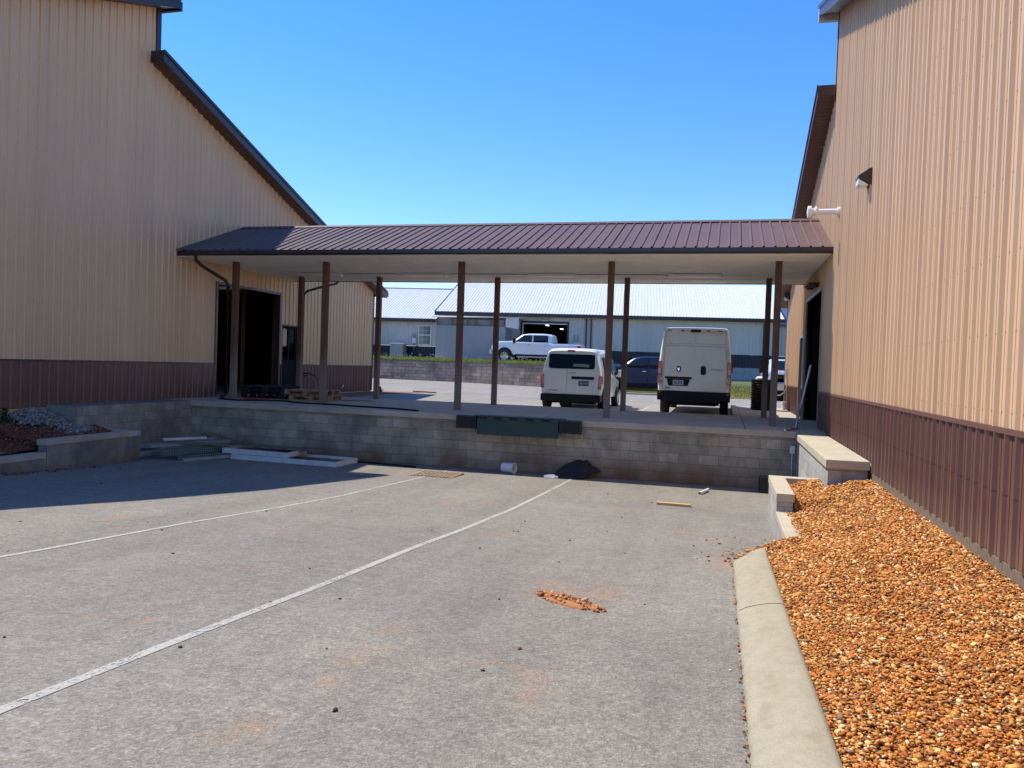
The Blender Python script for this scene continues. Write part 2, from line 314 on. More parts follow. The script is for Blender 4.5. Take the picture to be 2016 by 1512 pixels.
# ------------------------------------------------------------------ ribbed metal panels
def ribbed(mb, O, A, U, N, s0, s1, tlo, thi, holes=(), pitch=.2286, h=.027, kinks=(), phase=0.):
    O, A, U, N = (Vector(x) for x in (O, A, U, N))
    pr = {s0: 0., s1: 0.}
    def off(s):
        q = ((s-s0+phase) % pitch)
        H = h*(1.22 if int((s-s0+phase)/pitch+1e-6) % 4 == 0 else 1.)
        if q < .018: return H*q/.018
        if q < .040: return H
        if q < .058: return H*(1-(q-.040)/.018)
        if .10 < q < .116 or .165 < q < .181: return .0035
        return 0.
    k = int((s1-s0)/pitch)+2
    ss = set([s0, s1]+list(kinks))
    for i in range(-1, k):
        b = s0+i*pitch-phase
        for q in (0,.018,.040,.058,.0999,.1001,.1159,.1161,.1649,.1651,.1809,.1811) if pitch < .3 and h >= .018 else (0,.018,.040,.058):
            if s0 < b+q < s1: ss.add(b+q)
    for (a, b, c, d) in holes:
        for q in (a, b):
            if s0 < q < s1: ss.add(q)
    ss = sorted(ss)
    for a, b in zip(ss, ss[1:]):
        if b-a < 1e-6: continue
        m = (a+b)/2; hs = sorted([(c, d) for (p, q, c, d) in holes if p-1e-6 <= m <= q+1e-6])
        oa, ob = off(a+1e-7), off(b-1e-7)
        la, lb, ha, hb = tlo(a), tlo(b), thi(a), thi(b)
        segs = []; ca, cb = la, lb
        for c, d in hs: segs.append((ca, cb, min(c, ha), min(c, hb))); ca = cb = d
        segs.append((ca, cb, ha, hb))
        for p, q, r_, t in segs:
            if r_-p < 1e-4 and t-q < 1e-4: continue
            mb.add([O+A*a+U*p+N*oa, O+A*b+U*q+N*ob, O+A*b+U*t+N*ob, O+A*a+U*r_+N*oa], [(0,1,2,3)])
    return mb
con = lambda v: (lambda s: v)
XL, XR = -3.6, 12.0
Z3 = (0,0,1)
# ------------------------------------------------------------------ left building
LB = thing('warehouse', 'tan ribbed metal warehouse with stepped roof left of the yard, wall in shade', 'warehouse', (-10, -3, 0))
YL0, YL1, YC = -18.2, 10.55, -2.04
def topL(y): return 9.48+.345*(y-YC) if y < YC else 8.05-.336*(y-YC)
D1 = (.55, 3.72, -.02, 3.1); D2 = (3.86, 4.86, -.02, 2.18)
ph = lambda holes, y0: [(a-y0, b-y0, c, d) for a, b, c, d in holes]
mb = MB(); Y0 = YL0
ribbed(mb, (XL,Y0,0), (0,1,0), Z3, (1,0,0), 0, YC-Y0, con(.93), lambda s: topL(Y0+s), (), kinks=())
ribbed(mb, (XL,YC,0), (0,1,0), Z3, (1,0,0), 0, YL1-YC, con(.93), lambda s: topL(YC+s+1e-6), ph([D1,D2], YC), phase=.1)
mb.build('wall', TAN, LB, world=True, fixn=False)
mb = MB(); ribbed(mb, (XL+.004,Y0,0), (0,1,0), Z3, (1,0,0), 0, YL1-Y0, con(-.05), con(.90), ph([D1,D2], Y0), phase=.07); mb.build('wainscot', BRN, LB, world=True, fixn=False)
mb = MB()
for a, b in ((Y0, D1[0]), (D1[1], D2[0]), (D2[1], YL1)): mb.box(XL-.01, a, .89, XL+.03, b, .935)
mb.build('wainscot_trim', TRIM, LB, world=True)
for q in ((XL-.05, YC-.02, 8.36, XL+.035, YC+.12, 9.5), (XL-.05, YL1-.1, -.05, XL+.032, YL1+.02, 3.8)): MB().box(*q).build('corner_trim', DKTRIM, LB, world=True)
mb = MB(); mb.box(XL-.04, Y0, -.135, XL+.008, -5.04, -.055); mb.build('base_board', NEWW, LB, world=True)
mb = MB(); mb.box(XL-.03, Y0, -1.5, XL-.005, YL1, -.14); mb.build('foundation', CONC, LB, world=True)
def rake(name, parent, xa, xb, y0, y1, zf, hgt, matf, mats, sgn):
    n = 2; f = MB(); s = MB()
    x_in, x_out = xa, xb
    f.add([(x_out,y0,zf(y0)),(x_out,y1,zf(y1)),(x_out,y1,zf(y1)+hgt),(x_out,y0,zf(y0)+hgt),(x_out-sgn*.04,y0,zf(y0)),(x_out-sgn*.04,y1,zf(y1)),(x_out-sgn*.04,y1,zf(y1)+hgt),(x_out-sgn*.04,y0,zf(y0)+hgt)],
          [(0,1,2,3),(4,7,6,5),(0,4,5,1),(3,2,6,7),(0,3,7,4),(1,5,6,2)])
    # drip flashing lip
    f.add([(x_out+sgn*.025,y0,zf(y0)+hgt-.06),(x_out+sgn*.025,y1,zf(y1)+hgt-.06),(x_out+sgn*.025,y1,zf(y1)+hgt+.015),(x_out+sgn*.025,y0,zf(y0)+hgt+.015),(x_out+sgn*.003,y0,zf(y0)+hgt-.06),(x_out+sgn*.003,y1,zf(y1)+hgt-.06),(x_out+sgn*.003,y1,zf(y1)+hgt+.015),(x_out+sgn*.003,y0,zf(y0)+hgt+.015)],
          [(0,1,2,3),(4,7,6,5),(0,4,5,1),(3,2,6,7),(0,3,7,4),(1,5,6,2)])
    a_, b_ = sorted((x_in+sgn*.036, x_out-sgn*.043))
    if zf(y1) < zf(y0): f.box(a_, y0, zf(y0)+.0, b_, y0+.03, zf(y0)+hgt)
    f.build(name, matf, parent, world=True)
    k = int(abs(y1-y0)/.12)
    for i in range(k):
        a = y0+(y1-y0)*i/k; b = y0+(y1-y0)*(i+.9)/k; c = y0+(y1-y0)*(i+1)/k
        xo = x_out-sgn*.042
        s.add([(x_in,a,zf(a)+.02),(xo,a,zf(a)+.02),(xo,b,zf(b)+.02),(x_in,b,zf(b)+.02)], [(0,1,2,3)])
        s.add([(x_in,b,zf(b)+.035),(xo,b,zf(b)+.035),(xo,c,zf(c)+.035),(x_in,c,zf(c)+.035)], [(0,1,2,3)])
        s.add([(x_in,b,zf(b)+.02),(xo,b,zf(b)+.02),(xo,b,zf(b)+.035),(x_in,b,zf(b)+.035)], [(0,1,2,3)])
        s.add([(x_in,c,zf(c)+.02),(xo,c,zf(c)+.02),(xo,c,zf(c)+.035),(x_in,c,zf(c)+.035)], [(0,1,2,3)])
    s.build(name.replace('trim','soffit'), mats, parent, world=True, fixn=False)
rake('lower_rake_trim', LB, XL, XL+.40, YC-.22, 10.95, lambda y: topL(YC+1e-6)-.336*(y-YC)-.03, .26, DKTRIM, SOFFB, 1)
rake('upper_rake_trim', LB, XL, XL+.40, Y0-.5, YC+.32, lambda y: 9.48+.345*(y-YC)-.03, .24, DKTRIM, SOFFB, 1)
def roofslab(name, parent, x0, x1, y0, z0, y1, z1, m, th=.06):
    mb = MB(); mb.add([(x0,y0,z0),(x1,y0,z0),(x1,y1,z1),(x0,y1,z1),(x0,y0,z0+th),(x1,y0,z0+th),(x1,y1,z1+th),(x0,y1,z1+th)], [(3,2,1,0),(4,5,6,7),(0,1,5,4),(1,2,6,5),(2,3,7,6),(3,0,4,7)])
    return mb.build(name, m, parent, world=True)
zt = lambda y: topL(YC+1e-6)-.336*(y-YC)
roofslab('lower_roof', LB, -16.6, XL+.38, YC, zt(YC)+.17, 10.93, zt(10.93)+.17, ROOF)
roofslab('upper_roof', LB, -16.6, XL+.38, Y0-.5, topL(Y0-.5)+.15, YC+.3, 9.48+.345*.3+.15, ROOF)
for q in ((-16.6, YC+.32, 9.52, XL+.40, YC+.40, 9.74), (-16.6, 10.95, 3.72, XL+.40, 11.07, 3.87)): MB().box(*q).build('eave_gutter', DKTRIM, LB, world=True)
mb = MB(); mb.box(-16.5, YC+.04, 8.2, XL-.02, YC+.06, 9.5); mb.build('clerestory_wall', TAN, LB, world=True)
# back wall with window opening, other walls, floor
mb = MB(); wx0, wx1, wz0, wz1 = -7.75, -6.85, 1.0, 2.5
for a, b, c, d in ((-16.5, wx0, -1.2, 3.9), (wx1, XL-.02, -1.2, 3.9), (wx0, wx1, -1.2, wz0), (wx0, wx1, wz1, 3.9)): mb.box(a, YL1-.12, c, b, YL1, d)
mb.build('rear_wall', TAN, LB, world=True)
MB().box(-16.4, YL1-.2, 0, wx0-.02, YL1-.13, 3.8).build('shade_lining', DARKIN, LB, world=True); MB().box(wx1+.02, YL1-.2, 0, XL-.1, YL1-.13, 3.8).build('shade_lining', DARKIN, LB, world=True)  # near-black sheets added before the rear wall so the doorway looks dark
mb = MB(); mb.box(wx0+.0, YL1-.09, 1.72, wx1, YL1-.03, 1.8); mb.box(-7.28, YL1-.09, wz0, -7.16, YL1-.03, wz1); wf = mb.build('rear_window', BLACK, LB, world=True)
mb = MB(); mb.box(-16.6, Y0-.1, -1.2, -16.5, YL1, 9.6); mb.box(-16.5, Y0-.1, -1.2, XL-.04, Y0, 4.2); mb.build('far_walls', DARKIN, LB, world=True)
mb = MB(); mb.box(-16.4, Y0, -.12, XL-.02, YL1-.14, -.012); mb.build('floor_slab', CONC, LB, world=True)
for i in range(9):
    x = -15.9+1.35*i
    mb = MB(); mb.box(x, 7.9, 0, x+.12, 8.0, 4.2); mb.build('stud', STUD, LB, world=True)
for q in ((-16, 8.02, 0, -8.9, 8.06, 3.9), (-16.4, -4.1, 0, XL-.3, -4.0, 6)): MB().box(*q).build('dark_panel', DARKIN, LB, world=True)
mb = MB(); mb.box(XL-.14, D1[0]-.06, 0, XL+.03, D1[0]+.02, 3.1); mb.box(XL-.14, D1[1]-.02, 0, XL+.03, D1[1]+.06, 3.1); mb.box(XL-.14, D1[0]-.06, 3.1, XL+.03, D1[1]+.06, 3.17); mb.build('door_frame', TRIM, LB, world=True)
# half-glazed entry door
ED = MB(); y0, y1 = D2[0]+.03, D2[1]-.03
ED.box(XL-.08, y0, 0, XL-.03, y1, 1.0)
for a, b, c, d in ((y0, y0+.09, 1.0, 2.15), (y1-.09, y1, 1.0, 2.15), (y0+.09, y1-.09, 2.06, 2.15), (y0+.09, y1-.09, 1.0, 1.07), ((y0+y1)/2-.05, (y0+y1)/2+.05, 1.07, 2.06)): ED.box(XL-.08, a, c, XL-.03, b, d)
ed = ED.build('entry_door', pm('dark_door', (.012,.011,.011), .8, spec=.15), LB, world=True)
ga = NM('clear_pane'); gb = ga.n('BsdfTransparent'); gl = ga.n('BsdfGlossy'); gl.inputs['Roughness'].default_value = .02; fr = ga.n('Fresnel'); gm = ga.n('MixShader'); gb.inputs[0].default_value = (.85,.9,.9,1)
ga.l(fr.outputs[0], gm.inputs[0]); ga.l(gb.outputs[0], gm.inputs[1]); ga.l(gl.outputs[0], gm.inputs[2]); ga.l(gm.outputs[0], ga.t.nodes['Material Output'].inputs[0]); PANE = ga.m
mb = MB(); mb.box(XL-.06, y0+.09, 1.07, XL-.054, y1-.09, 2.06); q = mb.build('pane', PANE, None); q.parent = ed; q.location = -LB.location
mb = MB(); mb.box(XL-.1, D2[0], 0, XL+.03, D2[0]+.03, 2.18); mb.box(XL-.1, D2[1]-.03, 0, XL+.03, D2[1], 2.18); mb.box(XL-.1, D2[0], 2.15, XL+.03, D2[1], 2.19); mb.build('door_frame', DKTRIM, LB, world=True)
for y, z in ((6.5, .55), (7.9, .18)):
    mb = MB(); mb.cyl((XL,y,z), (XL+.1,y,z), .02); mb.cyl((XL+.08,y,z), (XL+.08,y,z-.07), .018); mb.cyl((XL+.1,y,z), (XL+.13,y,z), .04, n=10); mb.build('hose_tap', CHR, LB, world=True)

# ------------------------------------------------------------------ right building
RB = thing('warehouse', 'sunlit tan ribbed metal warehouse right of the yard beside the orange gravel bed', 'warehouse', (18, -3, 0))
YCR, YR0, YR1 = -.42, -17.0, 10.45
def topR(y): return 8.8+.34*(y-YCR) if y < YCR else 7.0-.315*(y-YCR)
E1 = (.38, 3.82, -.04, 3.06); E2 = (4.35, 5.3, -.04, 2.2)
mb = MB()
ribbed(mb, (XR,YCR,0), (0,-1,0), Z3, (-1,0,0), 0, YCR-YR0, con(.80), lambda s: topR(YCR-s-1e-6), ())
ribbed(mb, (XR,YR1,0), (0,-1,0), Z3, (-1,0,0), 0, YR1-YCR, con(.80), lambda s: topR(max(YR1-s, YCR+1e-6)), [(YR1-b, YR1-a, c, d) for a,b,c,d in (E1,E2)])
mb.build('wall', TAN, RB, world=True, fixn=False)
mb = MB(); ribbed(mb, (XR-.004,YR1,0), (0,-1,0), Z3, (-1,0,0), 0, YR1-YR0, lambda s: -.05 if YR1-s > -6.3 else -.18, con(.765), [(YR1-b, YR1-a, c, d) for a,b,c,d in (E1,E2)], phase=.05, kinks=(YR1+6.3-1e-4, YR1+6.3+1e-4)); mb.build('wainscot', BRN, RB, world=True, fixn=False)
mb = MB()
for a, b in ((YR0, E1[0]), (E1[1], E2[0]), (E2[1], YR1)): mb.box(XR-.032, a, .76, XR+.01, b, .805)
mb.build('wainscot_trim', pm('reddish_trim', (.16,.075,.055), .4, var=.1), RB, world=True)
mb = MB(); mb.box(XR-.018, YR0, -.275, XR+.05, -6.32, -.185); mb.build('base_board', OLDW, RB, world=True)
mb = MB(); mb.box(XR+.01, YR0, -1.5, XR+.04, YR1, -.06); mb.build('foundation', CONC, RB, world=True)
for q in ((XR-.03, YCR-.10, 6.9, XR+.05, YCR+.02, 8.82), (XR-.03, YR1-.09, -.05, XR+.05, YR1+.02, 3.6)): MB().box(*q).build('corner_trim', TRIM, RB, world=True)
rake('lower_rake_trim', RB, XR, XR-.38, YCR-.15, 10.8, lambda y: 7.0-.315*(y-YCR)-.03, .22, TRIM, SOFFB, -1)
rake('upper_rake_trim', RB, XR, XR-.38, YR0-.5, YCR+.34, lambda y: 8.8+.34*(y-YCR)-.03, .22, TRIM, SOFFB, -1)
PG = pm('pale_gutter', (.55,.56,.58), .35, var=.08)
for q in ((XR-.38, YCR+.345, 8.78, 24.6, YCR+.45, 9.05), (XR-.38, 10.8, 3.5, 24.6, 10.92, 3.66)): MB().box(*q).build('eave_gutter', PG, RB, world=True)
roofslab('lower_roof', RB, XR-.36, 24.6, YCR, topR(YCR+1e-6)+.14, 10.78, topR(10.78)+.14, ROOF)
roofslab('upper_roof', RB, XR-.36, 24.6, YR0-.5, topR(YR0-.5)+.14, YCR+.3, 8.8+.34*.3+.14, ROOF)
mb = MB(); mb.box(XR+.02, YCR+.04, 6.8, 24.5, YCR+.06, 8.85); mb.build('clerestory_wall', TAN, RB, world=True)
mb = MB(); mb.box(24.5, YR0, -1.2, 24.6, YR1, 9); mb.box(XR+.05, YR1-.1, -1.2, 24.5, YR1-.01, 3.75); mb.box(XR+.05, YR0, -1.2, 24.5, YR0+.1, 4); mb.build('far_walls', TAN, RB, world=True)
mb = MB(); mb.box(XR+.02, YR0, -.12, 24.4, YR1-.14, -.035); mb.build('floor_slab', CONC, RB, world=True)
MB().box(XR+.2, 4.0, -.03, 24.3, 4.06, 5.0).build('dark_panel', DARKIN, RB, world=True)  # near-black panel added close behind the opening to make the doorway dark
mb = MB(); mb.box(XR-.03, E1[0]-.05, -.04, XR+.01, E1[0]+.01, 3.06); mb.box(XR-.03, E1[1]-.01, -.04, XR+.01, E1[1]+.05, 3.06); mb.box(XR-.035, E1[0]-.05, 3.06, XR+.01, E1[1]+.05, 3.12); mb.build('door_frame', GREYP, RB, world=True)
mb = MB(); mb.box(XR+.03, E2[0]+.03, -.03, XR+.08, E2[1]-.03, 2.17); e2 = mb.build('entry_door', BLACK, RB, world=True)
mb = MB(); mb.box(XR-.02, E2[0]-.05, 2.17, XR+.1, E2[1]+.05, 2.24); mb.box(XR-.02, E2[0]-.05, -.04, XR+.1, E2[0]+.03, 2.17); mb.box(XR-.02, E2[1]-.03, -.04, XR+.1, E2[1]+.05, 2.17); mb.build('door_frame', GREYP, RB, world=True)
def wallpack(y, z, label):
    t = thing('wall_lamp', label, 'lamp', (XR, y, z), group='wall lamps on the right warehouse')
    mb = MB(); mb.prism([(0,.14),(-.03,.14),(-.20,.02),(-.20,-.01),(0,-.13)], lambda a,b: (a,-.13,b), lambda a,b: (a,.13,b)); mb.build('housing', DKTRIM, t, bevel=.008)
    mb = MB(); mb.prism([(-.04,-.12),(-.195,-.02),(-.195,-.11),(-.14,-.135)], lambda a,b: (a,-.12,b), lambda a,b: (a,.12,b)); mb.build('lens', LENS, t, bevel=.01)
wallpack(-5.15, 4.2, 'dark wedge shaped wall lamp high on the sunlit wall nearest the camera, casting a shadow')
wallpack(9.6, 3.75, 'small wedge shaped wall lamp at the far end of the right warehouse under the eave')
VP = thing('vent_pipe', 'white plastic vent pipe with flared end sticking out of the right warehouse wall', 'pipe', (XR, -1.87, 4.34))
mb = MB(); mb.cyl((0,0,0), (-.52,0,0), .055); mb.build('pipe', WHITE, VP, smooth=40)
mb = MB(); mb.cyl((0,0,0), (-.06,0,0), .085); mb.build('flange', WHITE, VP, smooth=40)
mb = MB(); mb.rev([(.055,-.42),(.10,-.44),(.10,-.47),(.07,-.48),(.07,-.52),(.115,-.54),(.115,-.60),(.05,-.61),(0,-.61)], axis='X'); mb.build('vent_cap', WHITE, VP, smooth=40)
mb = MB(); mb.box(XR-.09, 1.2, 3.2, XR-.02, 1.3, 3.27); mb.box(XR-.26, .95, 3.24, XR-.03, 1.9, 3.28); mb.box(XR-.2, 1.9, 3.22, XR-.06, 2.1, 3.26)
one('door_sensor', 'dark bracket arm mounted over the open doorway of the right warehouse', 'bracket', mb, BLACK)
CD = thing('conduit', 'grey electrical conduit with small white box on the far sunlit part of the right wall', 'conduit', (XR, 8.9, 0))
mb = MB(); mb.tube([(-.04,0,2.6),(-.04,0,.2)], .014); mb.build('pipe', GALV, CD); mb = MB(); mb.box(-.1,-.07,1.0,-.025,.07,1.35); mb.build('junction_box', GALV, CD, bevel=.006)
mb = MB(); mb.tube([(-.05,0,.75),(-.12,.15,.55),(-.2,.6,.45),(-.25,1.1,.42)], .015); mb.build('cable', GALV, CD)
mb = MB(); mb.cyl((-.14,-.2,-.1), (-.14,-.2,.22), .06); mb.cyl((-.14,-.2,.2),(-.14,-.2,.26),.075); mb.build('pipe_stub', WHITE, CD)

# ------------------------------------------------------------------ dock
DK = thing('loading_dock', 'raised concrete loading dock with grey block front wall between the two warehouses', 'loading dock', (4, 1, -1.2))
YD = -1.45
mb = MB(); mb.box(-2.8, YD, -1.4, 11.42, YD+.2, -.135); mb.build('block_wall', BLK, DK, world=True)
mb = MB(); mb.box(-3.58, YD-.05, -.13, 11.42, 3.75, 0); mb.box(11.42, YD+.2, -.12, 11.99, 10.2, -.012); mb.box(10.42, 3.77, -.3, 11.42, 10.2, -.012); mb.build('slab', CONC, DK, world=True, bevel=.012)
mb = MB(); mb.box(10.41, YD-.048, -.01, 10.425, 3.74, .002); mb.build('slab_joint', RUB, DK, world=True)
mb = MB(); mb.box(-.9, YD-.012, -1.3, -.76, YD+.02, -.14); mb.build('pilaster', BLK, DK, world=True)
mb = MB(); mb.box(10.22, 3.8, -.3, 10.40, 10.2, .02); one('walkway_kerb', None, None, mb, CAPC, kind='structure', bevel=.02)
mb = MB(); mb.box(-3.58, -5.06, -1.3, -2.8, YD-.052, .0); mb.box(-3.58, YD-.0519, -1.3, -2.8015, YD+.1, -.132); sw = one('block_wall', 'grey concrete block wing wall under the left warehouse, from the dock corner toward the camera', 'wall', mb, block('wing_block', (.36,.33,.27), (.26,.24,.20), (.22,.20,.17), patina=(.11,.10,.085), zclay=-1.05))
LV = thing('dock_leveler', 'dark green steel dock leveler plate hung on the dock front', 'dock leveler', (5.65, YD, 0))
mb = MB(); mb.box(-.92,-.30,-.40,.90,-.24,-.055); mb.build('front_plate', GRN, LV, bevel=.006)
mb = MB(); mb.box(-1.0,-.26,.002,1.0,.12,.018); mb.box(-.92,-.24,-.05,.9,-.07,-.03); mb.build('lip', GRN, LV)
mb = MB(); mb.box(-.9,-.23,-.3,.88,-.05,-.06); mb.build('frame', DKTRIM, LV)
for i in range(5): mb = MB(); mb.box(-.7+.36*i,-.3,-.05,-.53+.36*i,-.27,-.015); mb.build('hinge', DKTRIM, LV)
def bumper(x, lab):
    t = thing('dock_bumper', lab, 'bumper', (x, YD, -.01), group='dock bumpers'); mb = MB()
    for i in range(9): mb.box(-.2+.0445*i,-.27,-.27,-.2+.0445*i+.041,-.06,-.02)
    mb.build('rubber_pads', RUB, t, bevel=.004)
    mb = MB(); mb.box(-.23,-.24,-.29,-.204,-.052,.0); mb.box(.205,-.24,-.29,.23,-.052,.0); mb.box(-.203,-.26,-.018,.204,-.052,.012); mb.build('bracket', GRN, t)
bumper(4.45, 'black laminated rubber dock bumper at the left end of the green leveler'); bumper(6.8, 'black laminated rubber dock bumper at the right end of the green leveler')
# right wing: block return wall with pale cap
RW = thing('wing_wall', 'block wing wall with smooth pale concrete cap beside the brown wainscot on the right', 'wall', (11.7, -4, -1))
mb = MB(); mb.box(11.42, -6.35, -1.4, 11.94, YD-.06, -.16); mb.build('block_wall', BLKS, RW, world=True)
mb = MB(); mb.box(11.38, -6.42, -.155, 11.96, YD-.06, -.03); mb.build('cap', CAPC, RW, world=True, bevel=.012)
# stepped planter wall right
PW = thing('planter_wall', 'stepped pale block planter wall holding back the orange gravel', 'wall', (10.8, -7, -1))
mb = MB(); mb.box(10.68, -7.38, -1.35, 10.88, -5.5, -.53); mb.box(10.68, -9.15, -1.35, 10.88, -7.385, -.74); mb.box(10.885, -5.7, -1.35, 11.41, -5.5, -.53); mb.build('block_wall', BLKS, PW, world=True)
mb = MB(); mb.box(10.67, -7.40, -.527, 10.90, -5.49, -.42); mb.box(10.67, -9.17, -.737, 10.90, -7.402, -.66); mb.box(10.903, -5.71, -.527, 11.41, -5.49, -.42); mb.build('cap', CAPC, PW, world=True, bevel=.008)
# left stepped planter wall
PL = thing('planter_wall', 'stepped dark grey block planter wall in the shade at the left edge of the yard', 'wall', (-1.9, -7, -1))
mb = MB(); mb.box(-2.05, -6.72, -1.4, -1.85, -4.36, -.6); mb.box(-2.05, -14, -1.4, -1.85, -6.725, -.83); mb.box(-2.8, -4.56, -1.4, -2.055, -4.36, -.6); mb.build('block_wall', BLKD, PL, world=True)
mb = MB(); mb.box(-2.07, -6.74, -.597, -1.84, -4.35, -.49); mb.box(-2.07, -14, -.827, -1.84, -6.742, -.72); mb.box(-2.8, -4.57, -.597, -2.072, -4.35, -.49); mb.build('cap', CONC, PL, world=True, bevel=.008)
# kerb
mb = MB(); prof = [(-.02,-.1),(-.02,.02),(-.005,.048),(.04,.075),(.12,.103),(.21,.126),(.29,.133),(.318,.124),(.332,.09),(.335,-.15)]
rows = []
for y in np.linspace(-20, -9.75, 240):
    rows.append([(10.13+a+(random.uniform(-.006,.006) if i_ < 2 else 0), y, G(y)+b) for i_, (a, b) in enumerate(prof)])
for k, (yy, f) in enumerate(((-9.6,.97),(-9.45,.85),(-9.36,.5))): rows.append([(10.13+.06*(k+1)+a*(1-.2*(k+1)), yy+a*.9, G(yy)+(b*f if b > 0 else b)) for a, b in prof])
mb.loft(rows)
one('kerb', None, None, mb, KERB, kind='structure', smooth=50)
mb = MB()
for y in (-12.05, -15.2): mb.loft([[(10.13+a, y+d, G(y)+b+(.002 if b > -.05 else 0)) for a, b in prof] for d in (-.005, .005)])
one('kerb_joint', None, None, mb, RUB, kind='structure')

# ------------------------------------------------------------------ canopy
CN = thing('loading_canopy', 'brown metal roofed canopy on timber posts spanning the dock between the warehouses', 'canopy', (4, 1.64, 0))
YE, YRG, YB, ZE, ZR = -1.22, 1.64, 4.6, 3.76, 4.82
def slope(y0, z0, y1, z1):
    d = Vector((0, y1-y0, z1-z0)); L_ = d.length; return d.normalized(), L_
U, LL = slope(YE, ZE, YRG, ZR)
mb = MB(); ribbed(mb, (XL+.03,YE,ZE), (1,0,0), U, Vector((1,0,0)).cross(U), 0, XR-XL-.06, con(0), con(LL))
U, LL = slope(YB, ZE, YRG, ZR); ribbed(mb, (XL+.03,YB,ZE), (1,0,0), U, -Vector((1,0,0)).cross(U), 0, XR-XL-.06, con(0), con(LL))
mb.build('roof', ROOF, CN, world=True, fixn=False)
mb = MB(); mb.prism([(YRG-.16,ZR-.03),(YRG,ZR+.045),(YRG+.16,ZR-.03),(YRG,ZR-.0)], lambda a,b: (XL+.05,a,b), lambda a,b: (XR-.03,a,b)); mb.build('ridge_cap', ROOF, CN, world=True)
mb = MB(); ribbed(mb, (XL+.04,-1.14,3.635), (0,1,0), (1,0,0), (0,0,-1), 0, 5.7, con(0), con(XR-XL-.08), h=.018); mb.build('soffit', SOFF, CN, world=True, fixn=False)
mb = MB(); mb.prism([(-1.145,3.63),(-1.27,3.63),(-1.30,3.66),(-1.30,3.745),(-1.25,3.755),(-1.145,3.755)], lambda a,b: (XL+.42,a,b), lambda a,b: (XR-.02,a,b)); mb.build('gutter', DKTRIM, CN, world=True)
mb = MB(); mb.prism([(4.56,3.62),(4.70,3.62),(4.72,3.66),(4.72,3.75),(4.56,3.75)], lambda a,b: (XL+.02,a,b), lambda a,b: (XR-.02,a,b)); mb.build('gutter', DKTRIM, CN, world=True)
mb = MB(); mb.box(XL+.02, -1.14, 3.63, XL+.42, -1.10, 3.75); mb.build('fascia', DKTRIM, CN, world=True)
PX = [-2.64, 0, 3.66, 7.33, 11.02]; PB = [-2.6, -.02, 3.63, 7.31, 10.99]
for row, y in ((PX, 0.), (PB, 3.28)):
    for x in row:
        mb = MB(); mb.box(-.07,-.07,0,.07,.07,3.63); o = mb.build('post', POST, CN, bevel=.006); o.location = Vector((x, y, 0))-CN.location
        mb = MB(); 
mb = MB(); mb.tube([(-3.0,-1.2,3.66),(-3.0,-1.17,3.52),(-2.98,-.95,3.4),(-2.82,-.2,3.12),(-2.79,-.12,2.98),(-2.79,-.1,.12),(-2.84,-.22,.04)], .045, 10); mb.build('downspout', DKTRIM, CN, world=True, smooth=50)
mb = MB(); mb.tube([(-2.05,4.62,3.64),(-2.05,4.4,3.52),(-2.12,3.75,3.38),(-2.5,3.45,3.2),(-2.6,3.42,3.08),(-2.6,3.42,.1)], .04, 10); mb.build('downspout', DKTRIM, CN, world=True, smooth=50)
LX = [(-1.45,'nearest the left warehouse'), (1.75,'above the wooden pallets and second post'), (5.38,'above the small white van'), (9.1,'above the tall white van')]
for i, (x, d) in enumerate(LX):
    t = thing('fluorescent_light', 'long white strip light on the canopy ceiling '+d, 'ceiling light', (x, 2.3, 3.615), group='strip lights under the canopy')
    mb = MB(); mb.prism([(-.09,0),(-.075,-.07),(.075,-.07),(.09,0)], lambda a,b: (-.62,a,b), lambda a,b: (.62,a,b)); mb.build('diffuser', WHITE, t, bevel=.008)
    mb = MB(); mb.box(.61,-.08,-.09,.7,.08,-.01); mb.build('end_cap', WHITE, t, bevel=.01)
    if i < 3: mb = MB(); mb.tube([(.69,0,-.02),(.95,.02,-.01),(LX[i+1][0]-x-.9,.02,-.01),(LX[i+1][0]-x-.62,0,-.03)], .012, 6); mb.build('cable', GREYP, t)

